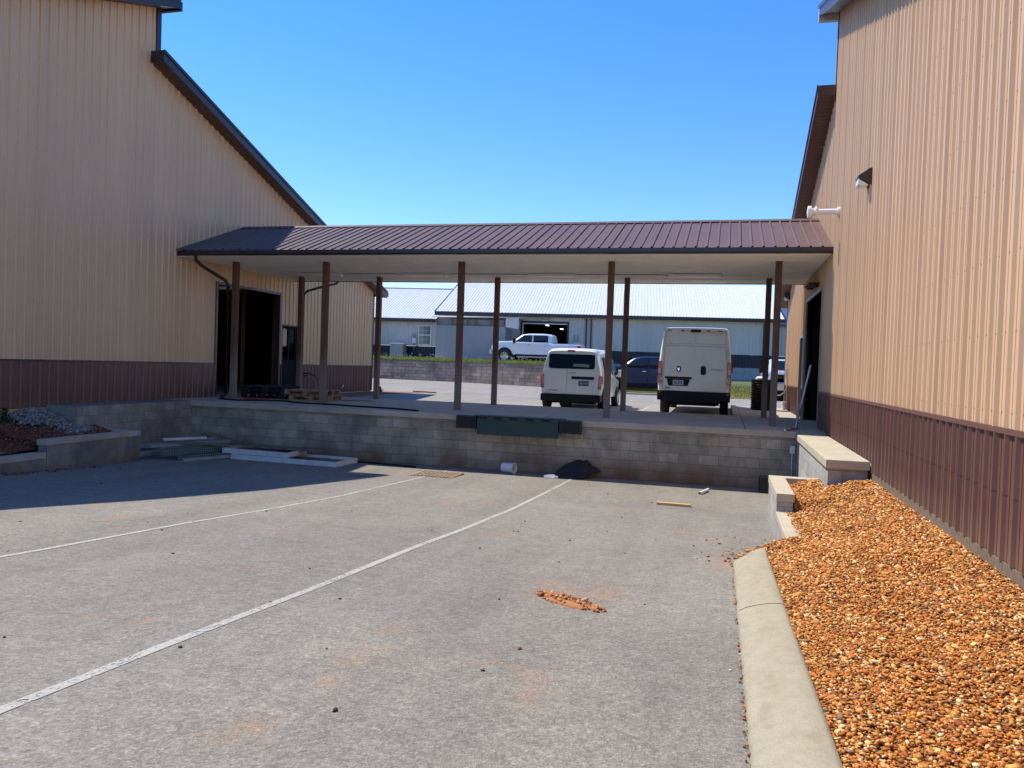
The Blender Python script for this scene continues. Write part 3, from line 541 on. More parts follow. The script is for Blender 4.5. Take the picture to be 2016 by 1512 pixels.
# ------------------------------------------------------------------ stones
def ico():
    bm = bmesh.new(); bmesh.ops.create_icosphere(bm, subdivisions=1, radius=1); v = np.array([p.co[:] for p in bm.verts]); f = np.array([[q.index for q in p.verts] for p in bm.faces]); bm.free(); return v, f
IV, IF = ico()
def scatter_mesh(name, P, size, cols, m, flat=(.35,.75), tilt=.5):
    n = len(P); V = IV[None]*(1+rng.uniform(-.22,.22,(n,len(IV),1)))
    sc = np.stack([size*rng.uniform(.8,1.25,n), size*rng.uniform(.5,.9,n), size*rng.uniform(*flat,n)*.8], 1)
    V = V*sc[:,None,:]
    a = rng.uniform(0, 2*np.pi, n); tx = rng.normal(0, tilt, n); ty = rng.normal(0, tilt, n)
    def rot(ax, t):
        c, s = np.cos(t), np.sin(t); m_ = np.zeros((n,3,3)); i, j = [(1,2),(2,0),(0,1)][ax]; k = ax
        m_[:,k,k] = 1; m_[:,i,i] = c; m_[:,j,j] = c; m_[:,i,j] = -s; m_[:,j,i] = s; return m_
    Rm = rot(2, a)@rot(0, tx)@rot(1, ty)
    V = np.einsum('nij,nkj->nki', Rm, V)+P[:,None,:]
    F = (IF[None]+(np.arange(n)*len(IV))[:,None,None]).reshape(-1,3)
    me = bpy.data.meshes.new(name); me.vertices.add(n*len(IV)); me.vertices.foreach_set('co', V.reshape(-1).astype(np.float32))
    me.loops.add(len(F)*3); me.loops.foreach_set('vertex_index', F.reshape(-1).astype(np.int32)); me.polygons.add(len(F))
    me.polygons.foreach_set('loop_start', np.arange(0,len(F)*3,3,dtype=np.int32)); me.update(calc_edges=True)
    at = me.attributes.new('tone', 'FLOAT_COLOR', 'POINT'); C = np.ones((n,len(IV),4)); C[:,:,:3] = cols[:,None,:]; at.data.foreach_set('color', C.reshape(-1).astype(np.float32))
    me.polygons.foreach_set('use_smooth', [True]*len(me.polygons)); me.materials.append(m)
    o = bpy.data.objects.new(name, me); COL.objects.link(o); return o
STM = attrmat('stone'); 
def pick(n, pal, jit=.18):
    pal = np.array([p[:3] for p in pal]); wts = None
    i = rng.choice(len(pal), n, p=WT/WT.sum()); c = pal[i]*rng.uniform(1-jit,1+jit,(n,1))*rng.uniform(.93,1.07,(n,3)); return np.clip(c,0,1)
GP = [(.50,.20,.05),(.42,.145,.035),(.56,.27,.075),(.30,.10,.035),(.60,.38,.16),(.66,.50,.30),(.22,.10,.06),(.78,.70,.54),(.26,.20,.17)]; WT = np.array([.23,.17,.18,.09,.13,.09,.04,.04,.03])
GN = lambda x, y: .018*np.sin(x*2.1+y*.9)+.014*np.sin(y*1.7-x*1.1)+.008*np.sin(x*5+y*4)
gy = np.array([-30,-18,-15.5,-12.5,-9.6,-9.1,-7.45,-7.3,-5.7,-5.0]); gl = np.array([-.27,-.27,-.38,-.585,-.80,-.75,-.69,-.61,-.56,-.42])
def gxl(y): return np.where(y < -9.35, 10.44, np.where(y < -9.12, 10.3, np.where(y > -5.7, 11.42, 10.74)))
def gz(x, y):
    xl = np.where(y < -9.1, 10.44, 10.86); t = np.clip((x-xl)/(XR-xl), 0, 1)
    zl = np.interp(y, gy, gl); zr = -.275
    return zl+(zr-zl)*(t**.8)+GN(x,y)*np.clip(t*3,0,1)*np.clip((1-t)*4,0,1)+np.minimum(0,(x-xl))*.35
def gravel():
    Ps, Sz = [], []
    for (ya, yb, dens, s) in ((-16.2,-13,4800,.0112),(-13,-10.5,3700,.0127),(-10.5,-8,2800,.0148),(-8,-5.72,2000,.0172),(-17.5,-16.2,900,.02)):
        n = int((yb-ya)*1.8*dens); y = rng.uniform(ya, yb, n); x = rng.uniform(10.2, 11.985, n); k = x > gxl(y)
        k &= ~((x > 11.37) & (y > -6.44)); k &= ~((x < 10.91) & (y > -7.42) & (y < -5.5)); k &= ~((x < 10.93-.2*rng.uniform(0,1,n)*(y<-7.4)*(x>10.8)) & (y > -9.18) & (y < -7.38) & (rng.uniform(0,1,n) > .004))
        x, y = x[k], y[k]; Ps.append(np.stack([x, y, gz(x,y)+rng.uniform(-.004,.012,len(x))], 1)); Sz.append(s*rng.lognormal(-.08,.33,len(x)))
    P = np.concatenate(Ps); Z = np.concatenate(Sz); on = (P[:,0] < 10.9) & (P[:,1] > -9.18) & (P[:,1] < -7.38); P[on,2] = -.65
    return P, Z
P, Z = gravel(); g = scatter_mesh('gravel', P, Z, pick(len(P), GP)*np.array([1.03,.88,.57]), STM, tilt=.35); tag(g, kind='stuff'); g['label'] = 'orange brown river gravel sloping beside the right warehouse'
xs = np.concatenate([np.linspace(10.40,10.9,9), np.linspace(11.0,11.99,12)]); ysg = np.concatenate([np.linspace(-26,-9.3,60), np.linspace(-9.2,-5.72,24)])
mb = MB(); n = len(xs); X_, Y_ = np.meshgrid(xs, ysg); Zg = gz(X_, Y_)-.012
mb.v = [(max(a, 10.44) if b < -9.3 else a, b, c) for a, b, c in zip(X_.ravel(), Y_.ravel(), Zg.ravel())]; mb.f = [(j*n+i,j*n+i+1,(j+1)*n+i+1,(j+1)*n+i) for j in range(len(ysg)-1) for i in range(n-1) if not (ysg[j] > -9.2 and ysg[j+1] < -5 and xs[i+1] <= 10.82) and not (ysg[j] > -6.5 and xs[i] > 11.35)]
one('gravel_bed', None, None, mb, pm('gravel_soil', (.20,.085,.028), .95, var=.4, sc=30, bump=.6), kind='structure', smooth=60, fixn=False)
# gravel spilled on the asphalt
y = np.concatenate([rng.normal(-9.3,.22,330), rng.normal(-8.7,.4,110), rng.uniform(-10.2,-7.6,28)]); x = np.concatenate([10.47-np.abs(rng.normal(0,.17,330)), 10.64-np.abs(rng.normal(0,.11,110)), 10.6-np.abs(rng.normal(0,.55,28))])
k = ~((x > 10.12) & (y < -9.4)); x, y = x[k], y[k]
P = np.stack([x, y, np.interp(y, GY, GZ)+.01], 1); g = scatter_mesh('spilled_gravel', P, .015*rng.lognormal(0,.35,len(P)), pick(len(P), GP)*np.array([.8,.68,.45]), STM, tilt=.2); tag(g, kind='stuff')
n = 260; x = rng.uniform(10.09,10.13,n); y = rng.uniform(-16.5,-9.6,n); P = np.stack([x, y, np.interp(y,GY,GZ)+.008],1); g = scatter_mesh('kerb_debris', P, .009*rng.lognormal(0,.5,n), pick(n, GP)*.6, STM); tag(g, kind='stuff')
# mulch bed left
def mz(x, y): return np.interp(y, [-14,-9,-6.8,-6.7,-5,-4.4], [-.62,-.66,-.70,-.60,-.58,-.58])+(.30*np.clip((-2.0-x)/1.55,0,1))+.02*np.sin(x*7+y*5)
n = 11000; x = rng.uniform(-3.57,-2.07,n); y = rng.uniform(-9.2,-4.6,n); k = ~((x < -2.78) & (y > -5.1)); x, y = x[k], y[k]
GPm = [(.20,.065,.03),(.15,.045,.025),(.26,.10,.045),(.10,.035,.025),(.40,.22,.11)]; WT = np.array([.34,.3,.2,.12,.04])
g = scatter_mesh('mulch', np.stack([x,y,mz(x,y)+rng.uniform(0,.014,len(x))],1), .02*rng.lognormal(0,.3,len(x)), pick(len(x), GPm), STM, tilt=.5); tag(g, kind='stuff')
xs = np.linspace(-3.58,-2.06,10); yl = np.linspace(-14,-4.58,30); mb = MB(); n = 10; mb.v = [(a,b,float(mz(a,b))-.01) for b in yl for a in xs]; mb.f = [(j*n+i,j*n+i+1,(j+1)*n+i+1,(j+1)*n+i) for j in range(29) for i in range(9) if not (yl[j+1] > -5.06 and xs[i] < -2.9)]
one('mulch_bed', None, None, mb, pm('mulch_soil', (.10,.04,.022), .95, var=.4, sc=30), kind='structure', fixn=False)
# pale stone rubble spilling from the foundation
n = 2600; t = rng.uniform(0,1,n)**.8; x = -3.55+t*1.0*rng.uniform(.5,1.2,n)+.0; y = -5.55+rng.normal(0,.38,n)*(.5+.5*(1-t))+t*.35; z = mz(x,y)+.26*(1-t)*np.exp(-((y+5.5)/.55)**2)+.01; k = (x < -2.1) & ~((x < -2.78) & (y > -5.08)); WT = np.array([.4,.3,.3])
g = scatter_mesh('limestone_rubble', np.stack([x,y,z],1)[k], .024*rng.lognormal(0,.35,k.sum()), pick(k.sum(), [(.26,.245,.22),(.18,.17,.155),(.34,.32,.28)]), STM); tag(g, kind='stuff')
# leaves / chips at planter foot
n = 240; y = rng.uniform(-9.5,-5.6,n); x = -1.84+np.abs(rng.normal(0,.16,n)); WT = np.array([.34,.3,.2,.12,.04]); g = scatter_mesh('mulch_chips', np.stack([x,y,np.interp(y,GY,GZ)+.008],1), .014*rng.lognormal(0,.4,n), pick(n, GPm), STM); tag(g, kind='stuff')
WT = np.array([.26,.22,.17,.11,.10,.06,.04,.025,.015])
# single loose stones
ST = [(6.82,-13.25),(7.72,-14.09),(9.4,-12.01),(10.04,-13.48),(8.97,-9.7),(8.42,-10.61),(7.49,-10.27),(8.3,-12.37),(8.22,-14.94),(5.04,-12.05),(4.1,-11.04),(4.0,-10.38),(3.48,-10.84),(2.53,-11.36),(3.78,-12.66),(4.11,-9.01),(7.21,-12.93),(5.95,-7.87),(6.59,-9.35),(7.39,-7.88),(8.0,-5.7),(9.2,-8.47),(9.67,-8.68),(9.77,-9.12),(9.86,-9.68),(9.73,-9.55),(7.47,-8.8),(7.53,-8.8),(5.32,-4.7),(8.78,-13.6),(6.96,-14.42),(5.96,-14.67),(6.46,-12.05),(8.69,-14.09)]
for k in range(14): ST.append((rng.uniform(-.8,9.6), rng.uniform(-11.5,-3.2)))
for k in range(14): ST.append((rng.uniform(-1.4,1.6), rng.uniform(-8.8,-4.2)))
bm_ = [attrmat]; stone_m = [pm('dark_stone', (.05,.035,.03), .9, var=.3), pm('rust_stone', (.2,.075,.03), .9, var=.3), pm('pale_stone', (.55,.48,.36), .9, var=.2)]
sm_ = []
for q in range(3):
    V = IV*(1+rng.uniform(-.25,.25,(len(IV),1)))*np.array([1.2,.9,.6])
    for mm in stone_m[:3]:
        me = bpy.data.meshes.new('stone'); me.from_pydata([tuple(p) for p in V], [], [tuple(int(i) for i in f) for f in IF]); me.materials.append(mm); sm_.append(me)
for i, (x, y) in enumerate(ST):
    kind = 2 if i in (3, 14) or i % 13 == 12 else (1 if i % 4 == 1 else 0)
    me = sm_[(i % 3)*3+kind]; o = bpy.data.objects.new('stone', me); COL.objects.link(o); s = rng.uniform(.008,.016); o.scale = (s,s,s); o.rotation_euler = (0,0,rng.uniform(0,6)); o.location = (x,y,G(y)+s*.45)
    tag(o, ['small dark loose stone lying on the grey asphalt','small rusty brown loose stone lying on the grey asphalt','small pale loose stone lying on the grey asphalt'][kind], 'stone', ['loose dark stones','loose rusty stones','loose pale stones'][kind]+' on the asphalt')
# clay dirt patch
mb = MB(); n = 22
cx, cy = 8.82, -12.2; vs = []
for j in range(9):
    for i in range(n):
        t = 2*math.pi*i/n; r = j/8*(1+.18*math.sin(3*t+1)+.1*math.sin(7*t)); x = cx+.30*r*math.cos(t)-.10*r*math.sin(t); y = cy+.16*r*math.sin(t)*1.2-.12*r*math.cos(t)
        vs.append((x,y,G(y)+.006+.028*(1-(j/8)**2)*(1+.5*random.uniform(-1,1))-(.02 if j==8 else 0)))
mb.add(vs, [(j*n+i,j*n+(i+1)%n,(j+1)*n+(i+1)%n,(j+1)*n+i) for j in range(8) for i in range(n)])
DP = one('dirt_patch', 'crumbly orange clay dirt patch lying on the asphalt in the foreground', 'dirt', mb, pm('clay', (.40,.165,.06), .95, var=.3, sc=25, bump=.8, bsc=90))
WT = np.array([.5,.3,.2]); n = 260; t = rng.uniform(0,6.28,n); r = np.sqrt(rng.uniform(0,1,n)); x = cx+.30*r*np.cos(t)-.10*r*np.sin(t); y = cy+.19*r*np.sin(t)-.12*r*np.cos(t)
g = scatter_mesh('clod', np.stack([x,y,np.interp(y,GY,GZ)+.035*(1-r*r)+.004],1), .010*rng.lognormal(0,.5,n), pick(n, [(.40,.165,.06),(.26,.10,.045),(.52,.27,.12)]), STM); g.parent = DP; g['kind'] = 'stuff'

# ------------------------------------------------------------------ things in the yard
BU = thing('bucket', 'white plastic bucket lying on its side against the block wall', 'bucket', (5.52, -1.84, G(-1.7)+.122), R(-14)); BU.scale = (.78,.78,.78)
mb = MB(); mb.rev([(0,-.2),(.125,-.2),(.135,-.18),(.15,.14),(.158,.15),(.158,.175),(.148,.175),(.146,.15),(.13,-.17),(0,-.175)], axis='X', n=28); mb.build('pail', WHITE, BU, smooth=40)
mb = MB(); mb.tube([(.13,.158*math.cos(t),.158*math.sin(t)) for t in np.linspace(-2.4,-.7,9)], .005, 6); mb.build('handle', GALV, BU)
mb = MB(); z0 = G(-1.8); nu, nv = 13, 9; Cn = [(6.42,-2.14,.012),(7.12,-2.06,.02),(7.50,-1.60,.16),(6.98,-1.51,.36)]
for a_ in range(nv):
    for b_ in range(nu):
        u, v = b_/(nu-1), a_/(nv-1); p = [(1-u)*(1-v)*Cn[0][k]+u*(1-v)*Cn[1][k]+u*v*Cn[2][k]+(1-u)*v*Cn[3][k] for k in range(3)]
        cr = .035*math.sin(9*u+4*v)+.025*math.sin(17*u-7*v+1)+.02*abs(math.sin(13*v+3*u)); ed_ = .04*math.sin(11*u)*(v in (0,1))+.03*math.sin(9*v)*(u in (0,1))
        mb.v.append((p[0]+ed_, min(p[1]+ed_*.5, -1.475), z0+p[2]+max(0,cr)*(.4+v)))
mb.f = [(a_*nu+b_,a_*nu+b_+1,(a_+1)*nu+b_+1,(a_+1)*nu+b_) for a_ in range(nv-1) for b_ in range(nu-1)]
o = one('black_sheet', 'crumpled black rubber sheet leaning against the foot of the block wall', 'sheet', mb, RUB, smooth=35); md = o.modifiers.new('t','SOLIDIFY'); md.thickness = .012
mb = MB(); mb.prism([(-.17,-.04),(-.12,-.07),(.1,-.065),(.17,-.03),(.15,.04),(-.1,.055),(-.17,.03)], lambda a,b: (a,b,0), lambda a,b: (a*.9,b*.8,.05)); mb.prism([(-.10,-.03),(.1,-.03),(.08,.03),(-.08,.03)], lambda a,b: (a,b,.05), lambda a,b: (a*.8,b*.7,.075))
one('plastic_tray', 'small white moulded plastic tray lying beside the black rubber sheet', 'tray', mb, WHITE, (6.52,-2.12,G(-2.1)+.004), R(-8), bevel=.01)
mb = MB(); mb.box(-.28,-.045,0,.28,.045,.038); one('lumber_offcut', 'short yellow lumber offcut lying alone on sunlit asphalt', 'board', mb, NEWW, (9.21,-4.86,G(-4.86)+.006), R(-2), bevel=.003)
mb = MB(); mb.rev([(.024,-.3),(.03,-.3),(.03,.3),(.024,.3),(.024,-.3)], axis='Y', n=14); one('pipe_offcut', 'short white plastic pipe offcut lying at the shadow edge', 'pipe', mb, WHITE, (9.66,-2.75,G(-2.7)+.032), R(-14), smooth=40)
mb = MB(); mb.box(-.07,-.14,0,.07,.14,.32); one('rubber_block', 'black rubber block standing against the right end of the dock wall', 'block', mb, RUB, (10.78,-2.0,G(-2)), R(4), bevel=.012)
CB = thing('conduit', 'thin grey conduit with small box running down the shaded dock corner', 'conduit', (11.34, YD-.02, -.35)); mb = MB(); mb.tube([(0,0,-.08),(0,0,-.85)], .016); mb.build('pipe', GALV, CB); mb = MB(); mb.box(-.05,-.035,-.1,.05,.018,.06); mb.build('junction_box', GALV, CB, bevel=.005)
# drain grate
DG = thing('drain_grate', 'rusty steel drain grate set in the asphalt beside the dock wall', 'drain', (4.28, -2.98, G(-2.98)))
RUST = pm('rusty_steel', (.42,.31,.22), .75, .1, var=.3, sc=8, dirt=(.3,.11,.04), dirtamt=.8); tl = math.atan2(G(-2.6)-G(-3.4), .8)
mb = MB(); mb.box(-.45,-.43,-.02,.45,.43,.008); mb.build('pit', BLACK, DG)  # flat black sheet above the asphalt, painted-in dark for the gaps between bars
mb = MB()
for i in range(11): x = -.40+.08*i; mb.box(x-.017,-.41,.012,x+.017,.41,.03)
mb.box(-.45,-.43,.009,-.425,.43,.02); mb.box(.425,-.43,.009,.45,.43,.02)
mb.build('bars', RUST, DG)
# hoses
def snake(pts, r, name, lab, m, z=lambda y: 0):
    P = []
    for i in range(len(pts)-1):
        for k in range(8):
            t = k/8; a = pts[max(i-1,0)]; b = pts[i]; c = pts[i+1]; d = pts[min(i+2,len(pts)-1)]
            q = [.5*((2*b[j])+(-a[j]+c[j])*t+(2*a[j]-5*b[j]+4*c[j]-d[j])*t*t+(-a[j]+3*b[j]-3*c[j]+d[j])*t**3) for j in range(2)]
            P.append((q[0], q[1], z(q[1])+r*.9))
    mb = MB().tube(P, r, 8); return one(name, lab, 'hose', mb, m, smooth=60)
snake([(-2.7,-.5),(-2.0,-.75),(-1.5,-.35),(-1.0,-.15),(-.4,-.55),(.6,-.6),(1.4,-.8),(2.4,-.95),(3.2,-1.28)], .022, 'hose', 'black hose snaking along the edge of the dock slab by the pallets', BLACK)
snake([(-2.3,-1.6),(-1.3,-1.75),(-.2,-1.75),(.7,-1.72),(1.6,-1.8),(2.6,-1.9),(3.5,-2.05)], .022, 'hose', 'black hose lying on the asphalt along the foot of the dock wall', BLACK, G)
# white wooden frames
def frame_unit(name, lab, loc, rz, L, W, zoff, tilt=0):
    t = thing(name, lab, 'wooden frame', loc, rz, group='white wooden frames on the ground'); t.rotation_euler = (tilt, 0, rz); h = .11
    for a in ((-L/2,-W/2,0,L/2,-W/2+.04,h), (-L/2,W/2-.04,0,L/2,W/2,h), (-L/2,-W/2+.041,0,-L/2+.04,W/2-.041,h), (L/2-.04,-W/2+.041,0,L/2,W/2-.041,h)):
        MB().box(*a).build('board', WHITEW, t, bevel=.004)
    mb = MB()
    for i in range(int((L-.2)/.14)): x = -L/2+.06+.14*i; mb.box(x, -W/2+.045, .03+.004*(i%2), x+.125, W/2-.045, .05+.004*(i%2))
    mb.build('slats', OLDW, t); return t
frame_unit('wooden_frame', 'large white wooden frame with weathered slats lying flat on the asphalt', (.62,-2.38,G(-2.4)+.005), R(-3), 2.7, .95, 0)
frame_unit('wooden_frame', 'smaller white wooden frame resting tilted on top of the larger one', (-.15,-2.36,G(-2.3)+.13), R(-4), 1.75, .75, 0, R(2))
mb = MB().bar((-1.0,-1.95,-.94), (1.15,-2.35,-.93), .26, .03); one('plank', 'wide grey weathered plank lying on the white wooden frames', 'plank', mb, OLDW)
# rack beams
PERF = NM('perforated_green_steel'); sx = PERF.n('SeparateXYZ'); PERF.l(PERF.tc.outputs['Object'], sx.inputs[0]); fx = PERF.math('FRACT', PERF.math('MULTIPLY', sx.outputs[0], 18.)); a1 = PERF.math('LESS_THAN', PERF.math('ABSOLUTE', PERF.math('SUBTRACT', fx, .5)), .24)
fz = PERF.math('FRACT', PERF.math('MULTIPLY', sx.outputs[2], 22.)); a2 = PERF.math('LESS_THAN', PERF.math('ABSOLUTE', PERF.math('SUBTRACT', fz, .5)), .28); PERF.col(PERF.mix(PERF.math('MULTIPLY', a1, a2), (.16,.23,.22), (.004,.005,.006))); PERFM = PERF.done(.45, .3)
GBM = pm('grey_green_steel', (.30,.36,.35), .42, .3, var=.2, sc=6); GBM2 = pm('pale_blue_steel', (.30,.35,.38), .4, .3, var=.15)
def beam(lab, a, b, w, h, m):
    a = Vector(a); b = Vector(b); L_ = (b-a).length; d = (b-a)/L_; t = .008
    mb = MB().box(0,-w/2,-h/2,L_,-w/2+t,h/2).box(0,-w/2+t,h/2-t,L_,w/2,h/2).box(0,-w/2+t,-h/2,L_,w/2,-h/2+t)
    o = mb.build('rack_beam', m, None); q = d.to_track_quat('X','Z'); o.rotation_mode = 'QUATERNION'; o.rotation_quaternion = q; o.location = a
    tag(o, lab, 'steel beam', 'steel rack beams piled in the corner')
zb = G(-3)
beam('perforated green rack upright lying at the front of the pile by the planter corner', (-1.62,-4.02,zb+.17), (-1.05,-1.95,zb+.17), .09, .10, PERFM)
beam('perforated green rack upright lying second from the front of the steel pile', (-1.42,-3.75,zb+.06), (-.75,-2.05,zb+.06), .09, .09, PERFM)
beam('plain grey rack beam lying lowest in front of the pile with its open end facing the yard', (-1.2,-3.85,zb+.05), (-.55,-2.2,zb+.05), .10, .06, GBM)
beam('grey rack beam lying across the top of the steel pile', (-2.0,-3.9,zb+.30), (-1.5,-1.75,zb+.27), .10, .06, GBM)
beam('pale blue rack beam nearest the wing wall at the back of the steel pile', (-2.55,-3.6,zb+.24), (-1.95,-1.65,zb+.30), .10, .08, GBM2)
beam('grey green beam under the top of the pile, dark inside its open channel', (-2.2,-4.0,zb+.13), (-1.6,-1.85,zb+.13), .12, .10, GBM)
beam('pale beam lying low and deep in the shade behind the other beams', (-2.5,-3.9,zb+.07), (-2.1,-1.8,zb+.10), .10, .08, GBM2)
beam('perforated upright half buried in the middle of the steel pile', (-1.8,-3.95,zb+.22), (-1.15,-1.75,zb+.23), .09, .09, PERFM)
mb = MB().bar((-2.0,-3.3,zb+.36), (-.55,-2.2,zb+.22), .10, .035); one('plank', 'brown plank lying askew over the pile of steel rack beams', 'plank', mb, OLDW)
mb = MB().bar((-2.3,-3.1,zb+.37), (-1.75,-2.3,zb+.38), .07, .05); one('white_batten', 'short white batten resting on top of the steel pile', 'batten', mb, WHITEW)
mb = MB(); mb.add([(-2.35,-1.56,-.80),(-1.0,-1.95,-1.15),(-.55,-1.62,-1.17),(-1.9,-1.50,-.80)], [(0,1,2,3)]); mb.add([(x,y,z-.02) for x,y,z in [(-2.35,-1.56,-.80),(-1.0,-1.95,-1.15),(-.55,-1.62,-1.17),(-1.9,-1.50,-.80)]], [(3,2,1,0)])
one('plywood_sheet', 'dark plywood sheet leaning in the corner of the dock wall', 'plywood', mb, OLDW)
# pallets on the dock
def pallet(lab, loc, rz, m, W=1.2, D=1.0, grp='wooden pallets stacked on the dock'):
    t = thing('pallet', lab, 'pallet', loc, rz, group=grp)
    mb = MB()
    for i in range(7): x = -W/2+i*(W-.1)/6; mb.box(x, -D/2, .118, x+.1, D/2, .138)
    mb.build('deck_boards', m, t, bevel=.003)
    for y in (-D/2, -.05, D/2-.1):
        mb = MB(); mb.box(-W/2, y, .098, W/2, y+.1, .117)
        for x in (-W/2, -.07, W/2-.14): mb.box(x, y, .02, x+.14, y+.1, .0975)
        mb.box(-W/2, y, 0, W/2, y+.1, .0195); mb.build('stringer', m, t, bevel=.003)
    return t
pallet('lower pale wooden pallet of the pair standing on the dock behind the second post', (-.92,1.32,.002), R(12), PALW)
pallet('upper pale wooden pallet of the pair on the dock, turned slightly, with dark stamp marks', (-1.06,1.38,.142), R(5), PALW)
BW = wood('black_wood', (.03,.03,.035), (.015,.015,.018))
for k in range(3): pallet(['lowest','middle','top'][k]+' black pallet of the dark stack in front of the open doorway', (-2.35+.03*k,1.35-.02*k,.002+.141*k*.72), R(3+3*k), BW, 1.25, 1.0, 'black pallets stacked by the doorway')
for k in range(3):
    t_ = k*.09
    mb = MB(); mb.prism([(-.03,0),(0,.05),(.03,0),(.012,0),(0,.025),(-.012,0)], lambda a,b: (-1.2+t_+a+.06,.865,.165+b+.05), lambda a,b: (-1.2+t_+a+.06,.868,.165+b+.05))
mb = MB(); mb.prism([(-.35,-.16),(-.1,-.2),(.2,-.13),(.36,.02),(.12,.16),(-.2,.13)], lambda a,b: (a,b,0), lambda a,b: (a*.8,b*.7,.035)); o = one('rag', 'crumpled red rag lying on the dock by the first post', 'rag', mb, pm('red_cloth', (.25,.045,.05), .95, var=.3, sc=14, bump=.6), (-2.1,.25,.003), R(10))
mb = MB().bar((-.35,.35,.012), (.35,.75,.012), .09, .02); one('board', 'thin tan board lying flat on the dock in front of the pallets', 'board', mb, PALW, (-1.35,-.1,0))
mb = MB().bar((0,0,.012), (.75,.35,.012), .10, .022); one('board', 'short brown board lying on the dock to the right of the pallets', 'board', mb, OLDW, (-.28,1.55,0))
HT = thing('pallet_jack', 'black and red pallet jack handle standing by the wall behind the pallets', 'pallet jack', (-3.0,4.6,0))
mb = MB(); mb.tube([(.0,0,.1),(.02,-.05,.45),(.0,-.08,.6)], .018); mb.tube([(.22,.1,.1),(.2,.02,.45),(.16,-.05,.58)], .015); mb.build('arm', GREYP, HT, smooth=50)
mb = MB(); mb.tube([(-.18,-.09,.66),(.0,-.09,.66),(.18,-.03,.60),(.22,0,.55)], .022); mb.tube([(-.16,-.09,.58),(0,-.08,.58)], .022); mb.build('grip', pm('red_grip', (.09,.015,.015), .5), HT, smooth=50)
mb = MB(); mb.box(-.25,-.1,.03,.3,.9,.1); mb.cyl((-.1,-.15,.08),(.1,-.15,.08),.08); mb.build('forks', GREYP, HT)
SB = thing('steel_prop', 'long thin steel prop leaning diagonally across the right doorway with a foot bar', 'prop', (11.45,-.6,0))
mb = MB(); mb.tube([(0,-.05,.02),(.28,.25,1.36)], .022); mb.build('tube', GALV, SB, smooth=50); mb = MB(); mb.tube([(-.28,-1.0,.03),(.06,-.05,.03)], .024); mb.build('foot_bar', GALV, SB, smooth=50)
mb = MB(); mb.tube([(.035,-.01,.18),(.055,.02,.52)], .033); mb.build('sleeve', GREYP, SB, smooth=50)
DR = thing('rain_barrel', 'black ribbed plastic barrel with a white lid knob behind the right canopy posts', 'barrel', (11.2,8.05,-.01))
pf = [(0,0),(.36,0)]
for i in range(11): z = .03+i*.08; pf += [(.37,z),(.395,z+.02),(.395,z+.05),(.37,z+.07)]
pf += [(.38,.92),(.40,.93),(.40,.96),(.36,.97),(0,.98)]
mb = MB(); mb.rev(pf, n=36); mb.build('drum', BLACK, DR, smooth=35); mb = MB(); mb.rev([(0,.98),(.15,.98),(.15,1.02),(.10,1.06),(0,1.07)], c=(-.12,-.1,0)); mb.build('lid_knob', WHITE, DR, smooth=50)

# ------------------------------------------------------------------ plants
def blades(mb, x, y, z, h, n, spread, wd=.012):
    for _ in range(n):
        a = random.uniform(0,6.28); r = random.uniform(0,spread); bx, by = x+math.cos(a)*r*.5, y+math.sin(a)*r*.5; hh = h*random.uniform(.6,1.1); lx, ly = math.cos(a)*r, math.sin(a)*r; px, py = -math.sin(a)*wd, math.cos(a)*wd
        mb.add([(bx-px,by-py,z),(bx+px,by+py,z),(bx+lx*.5+px*.7,by+ly*.5+py*.7,z+hh*.65),(bx+lx*.5-px*.7,by+ly*.5-py*.7,z+hh*.65),(bx+lx,by+ly,z+hh)], [(0,1,2,3),(3,2,4)])
def leafy(mb, x, y, z, h, n, s):
    for _ in range(n):
        t = random.uniform(.1,1); a = random.uniform(0,6.28); r = (1-t*.6)*h*.35*random.uniform(.3,1); c = Vector((x+math.cos(a)*r,y+math.sin(a)*r,z+t*h)); u = Vector((random.gauss(0,1),random.gauss(0,1),random.gauss(.3,.6))).normalized(); v = u.cross(Vector((random.random(),random.random(),1))).normalized()
        k = s*random.uniform(.6,1.2); mb.add([c-u*k,c+v*k*.45,c+u*k,c-v*k*.45], [(0,1,2,3)])
def leafmat(name, c):
    a = NM(name); i = a.n('NewGeometry'); a.col(a.mix(i.outputs['Random Per Island'], mul(c,.6), mul(c,1.5))); a.b.inputs['Subsurface Weight'].default_value = 0
    tl_ = a.n('BsdfTranslucent'); tl_.inputs[0].default_value = (*mul(c,1.6),1); mx = a.n('MixShader'); mx.inputs[0].default_value = .3; a.l(a.b.outputs[0], mx.inputs[1]); a.l(tl_.outputs[0], mx.inputs[2]); a.l(mx.outputs[0], a.t.nodes['Material Output'].inputs[0]); return a.done(.6)
LEAF = leafmat('leaf', (.05,.10,.02)); GRS = leafmat('grass_blade', (.19,.23,.045)); GRD = leafmat('dry_grass_blade', (.22,.22,.06))
WD = thing('weed', 'bushy green weed growing at the foundation beside the pale rubble, left', 'weed', (-3.35,-6.25,-.36))
mb = MB(); leafy(mb,0,0,0,.36,170,.05); mb.build('leaves', LEAF, WD, fixn=False); mb = MB(); mb.tube([(0,0,-.05),(.02,0,.3)], .006, 5); mb.build('stem', LEAF, WD)
mb = MB(); leafy(mb,0,0,0,.22,90,.05); blades(mb,0,0,0,.2,40,.2); one('weed', 'low green weed clump on red soil past the corner of the left warehouse', 'weed', mb, LEAF, (-3.1,10.3,-.10), fixn=False)
mb = MB(); pts = [(-3.58,5.4),(-2.2,6.0),(-2.2,10.0),(-1.6,11.3),(-3.58,11.0)]; mb.add([(x,y,BK(0,y)+.012) for x,y in pts], [tuple(range(5))]); one('red_soil', None, None, mb, pm('red_earth', (.26,.085,.04), .95, var=.35, sc=9, bump=.5), kind='structure')
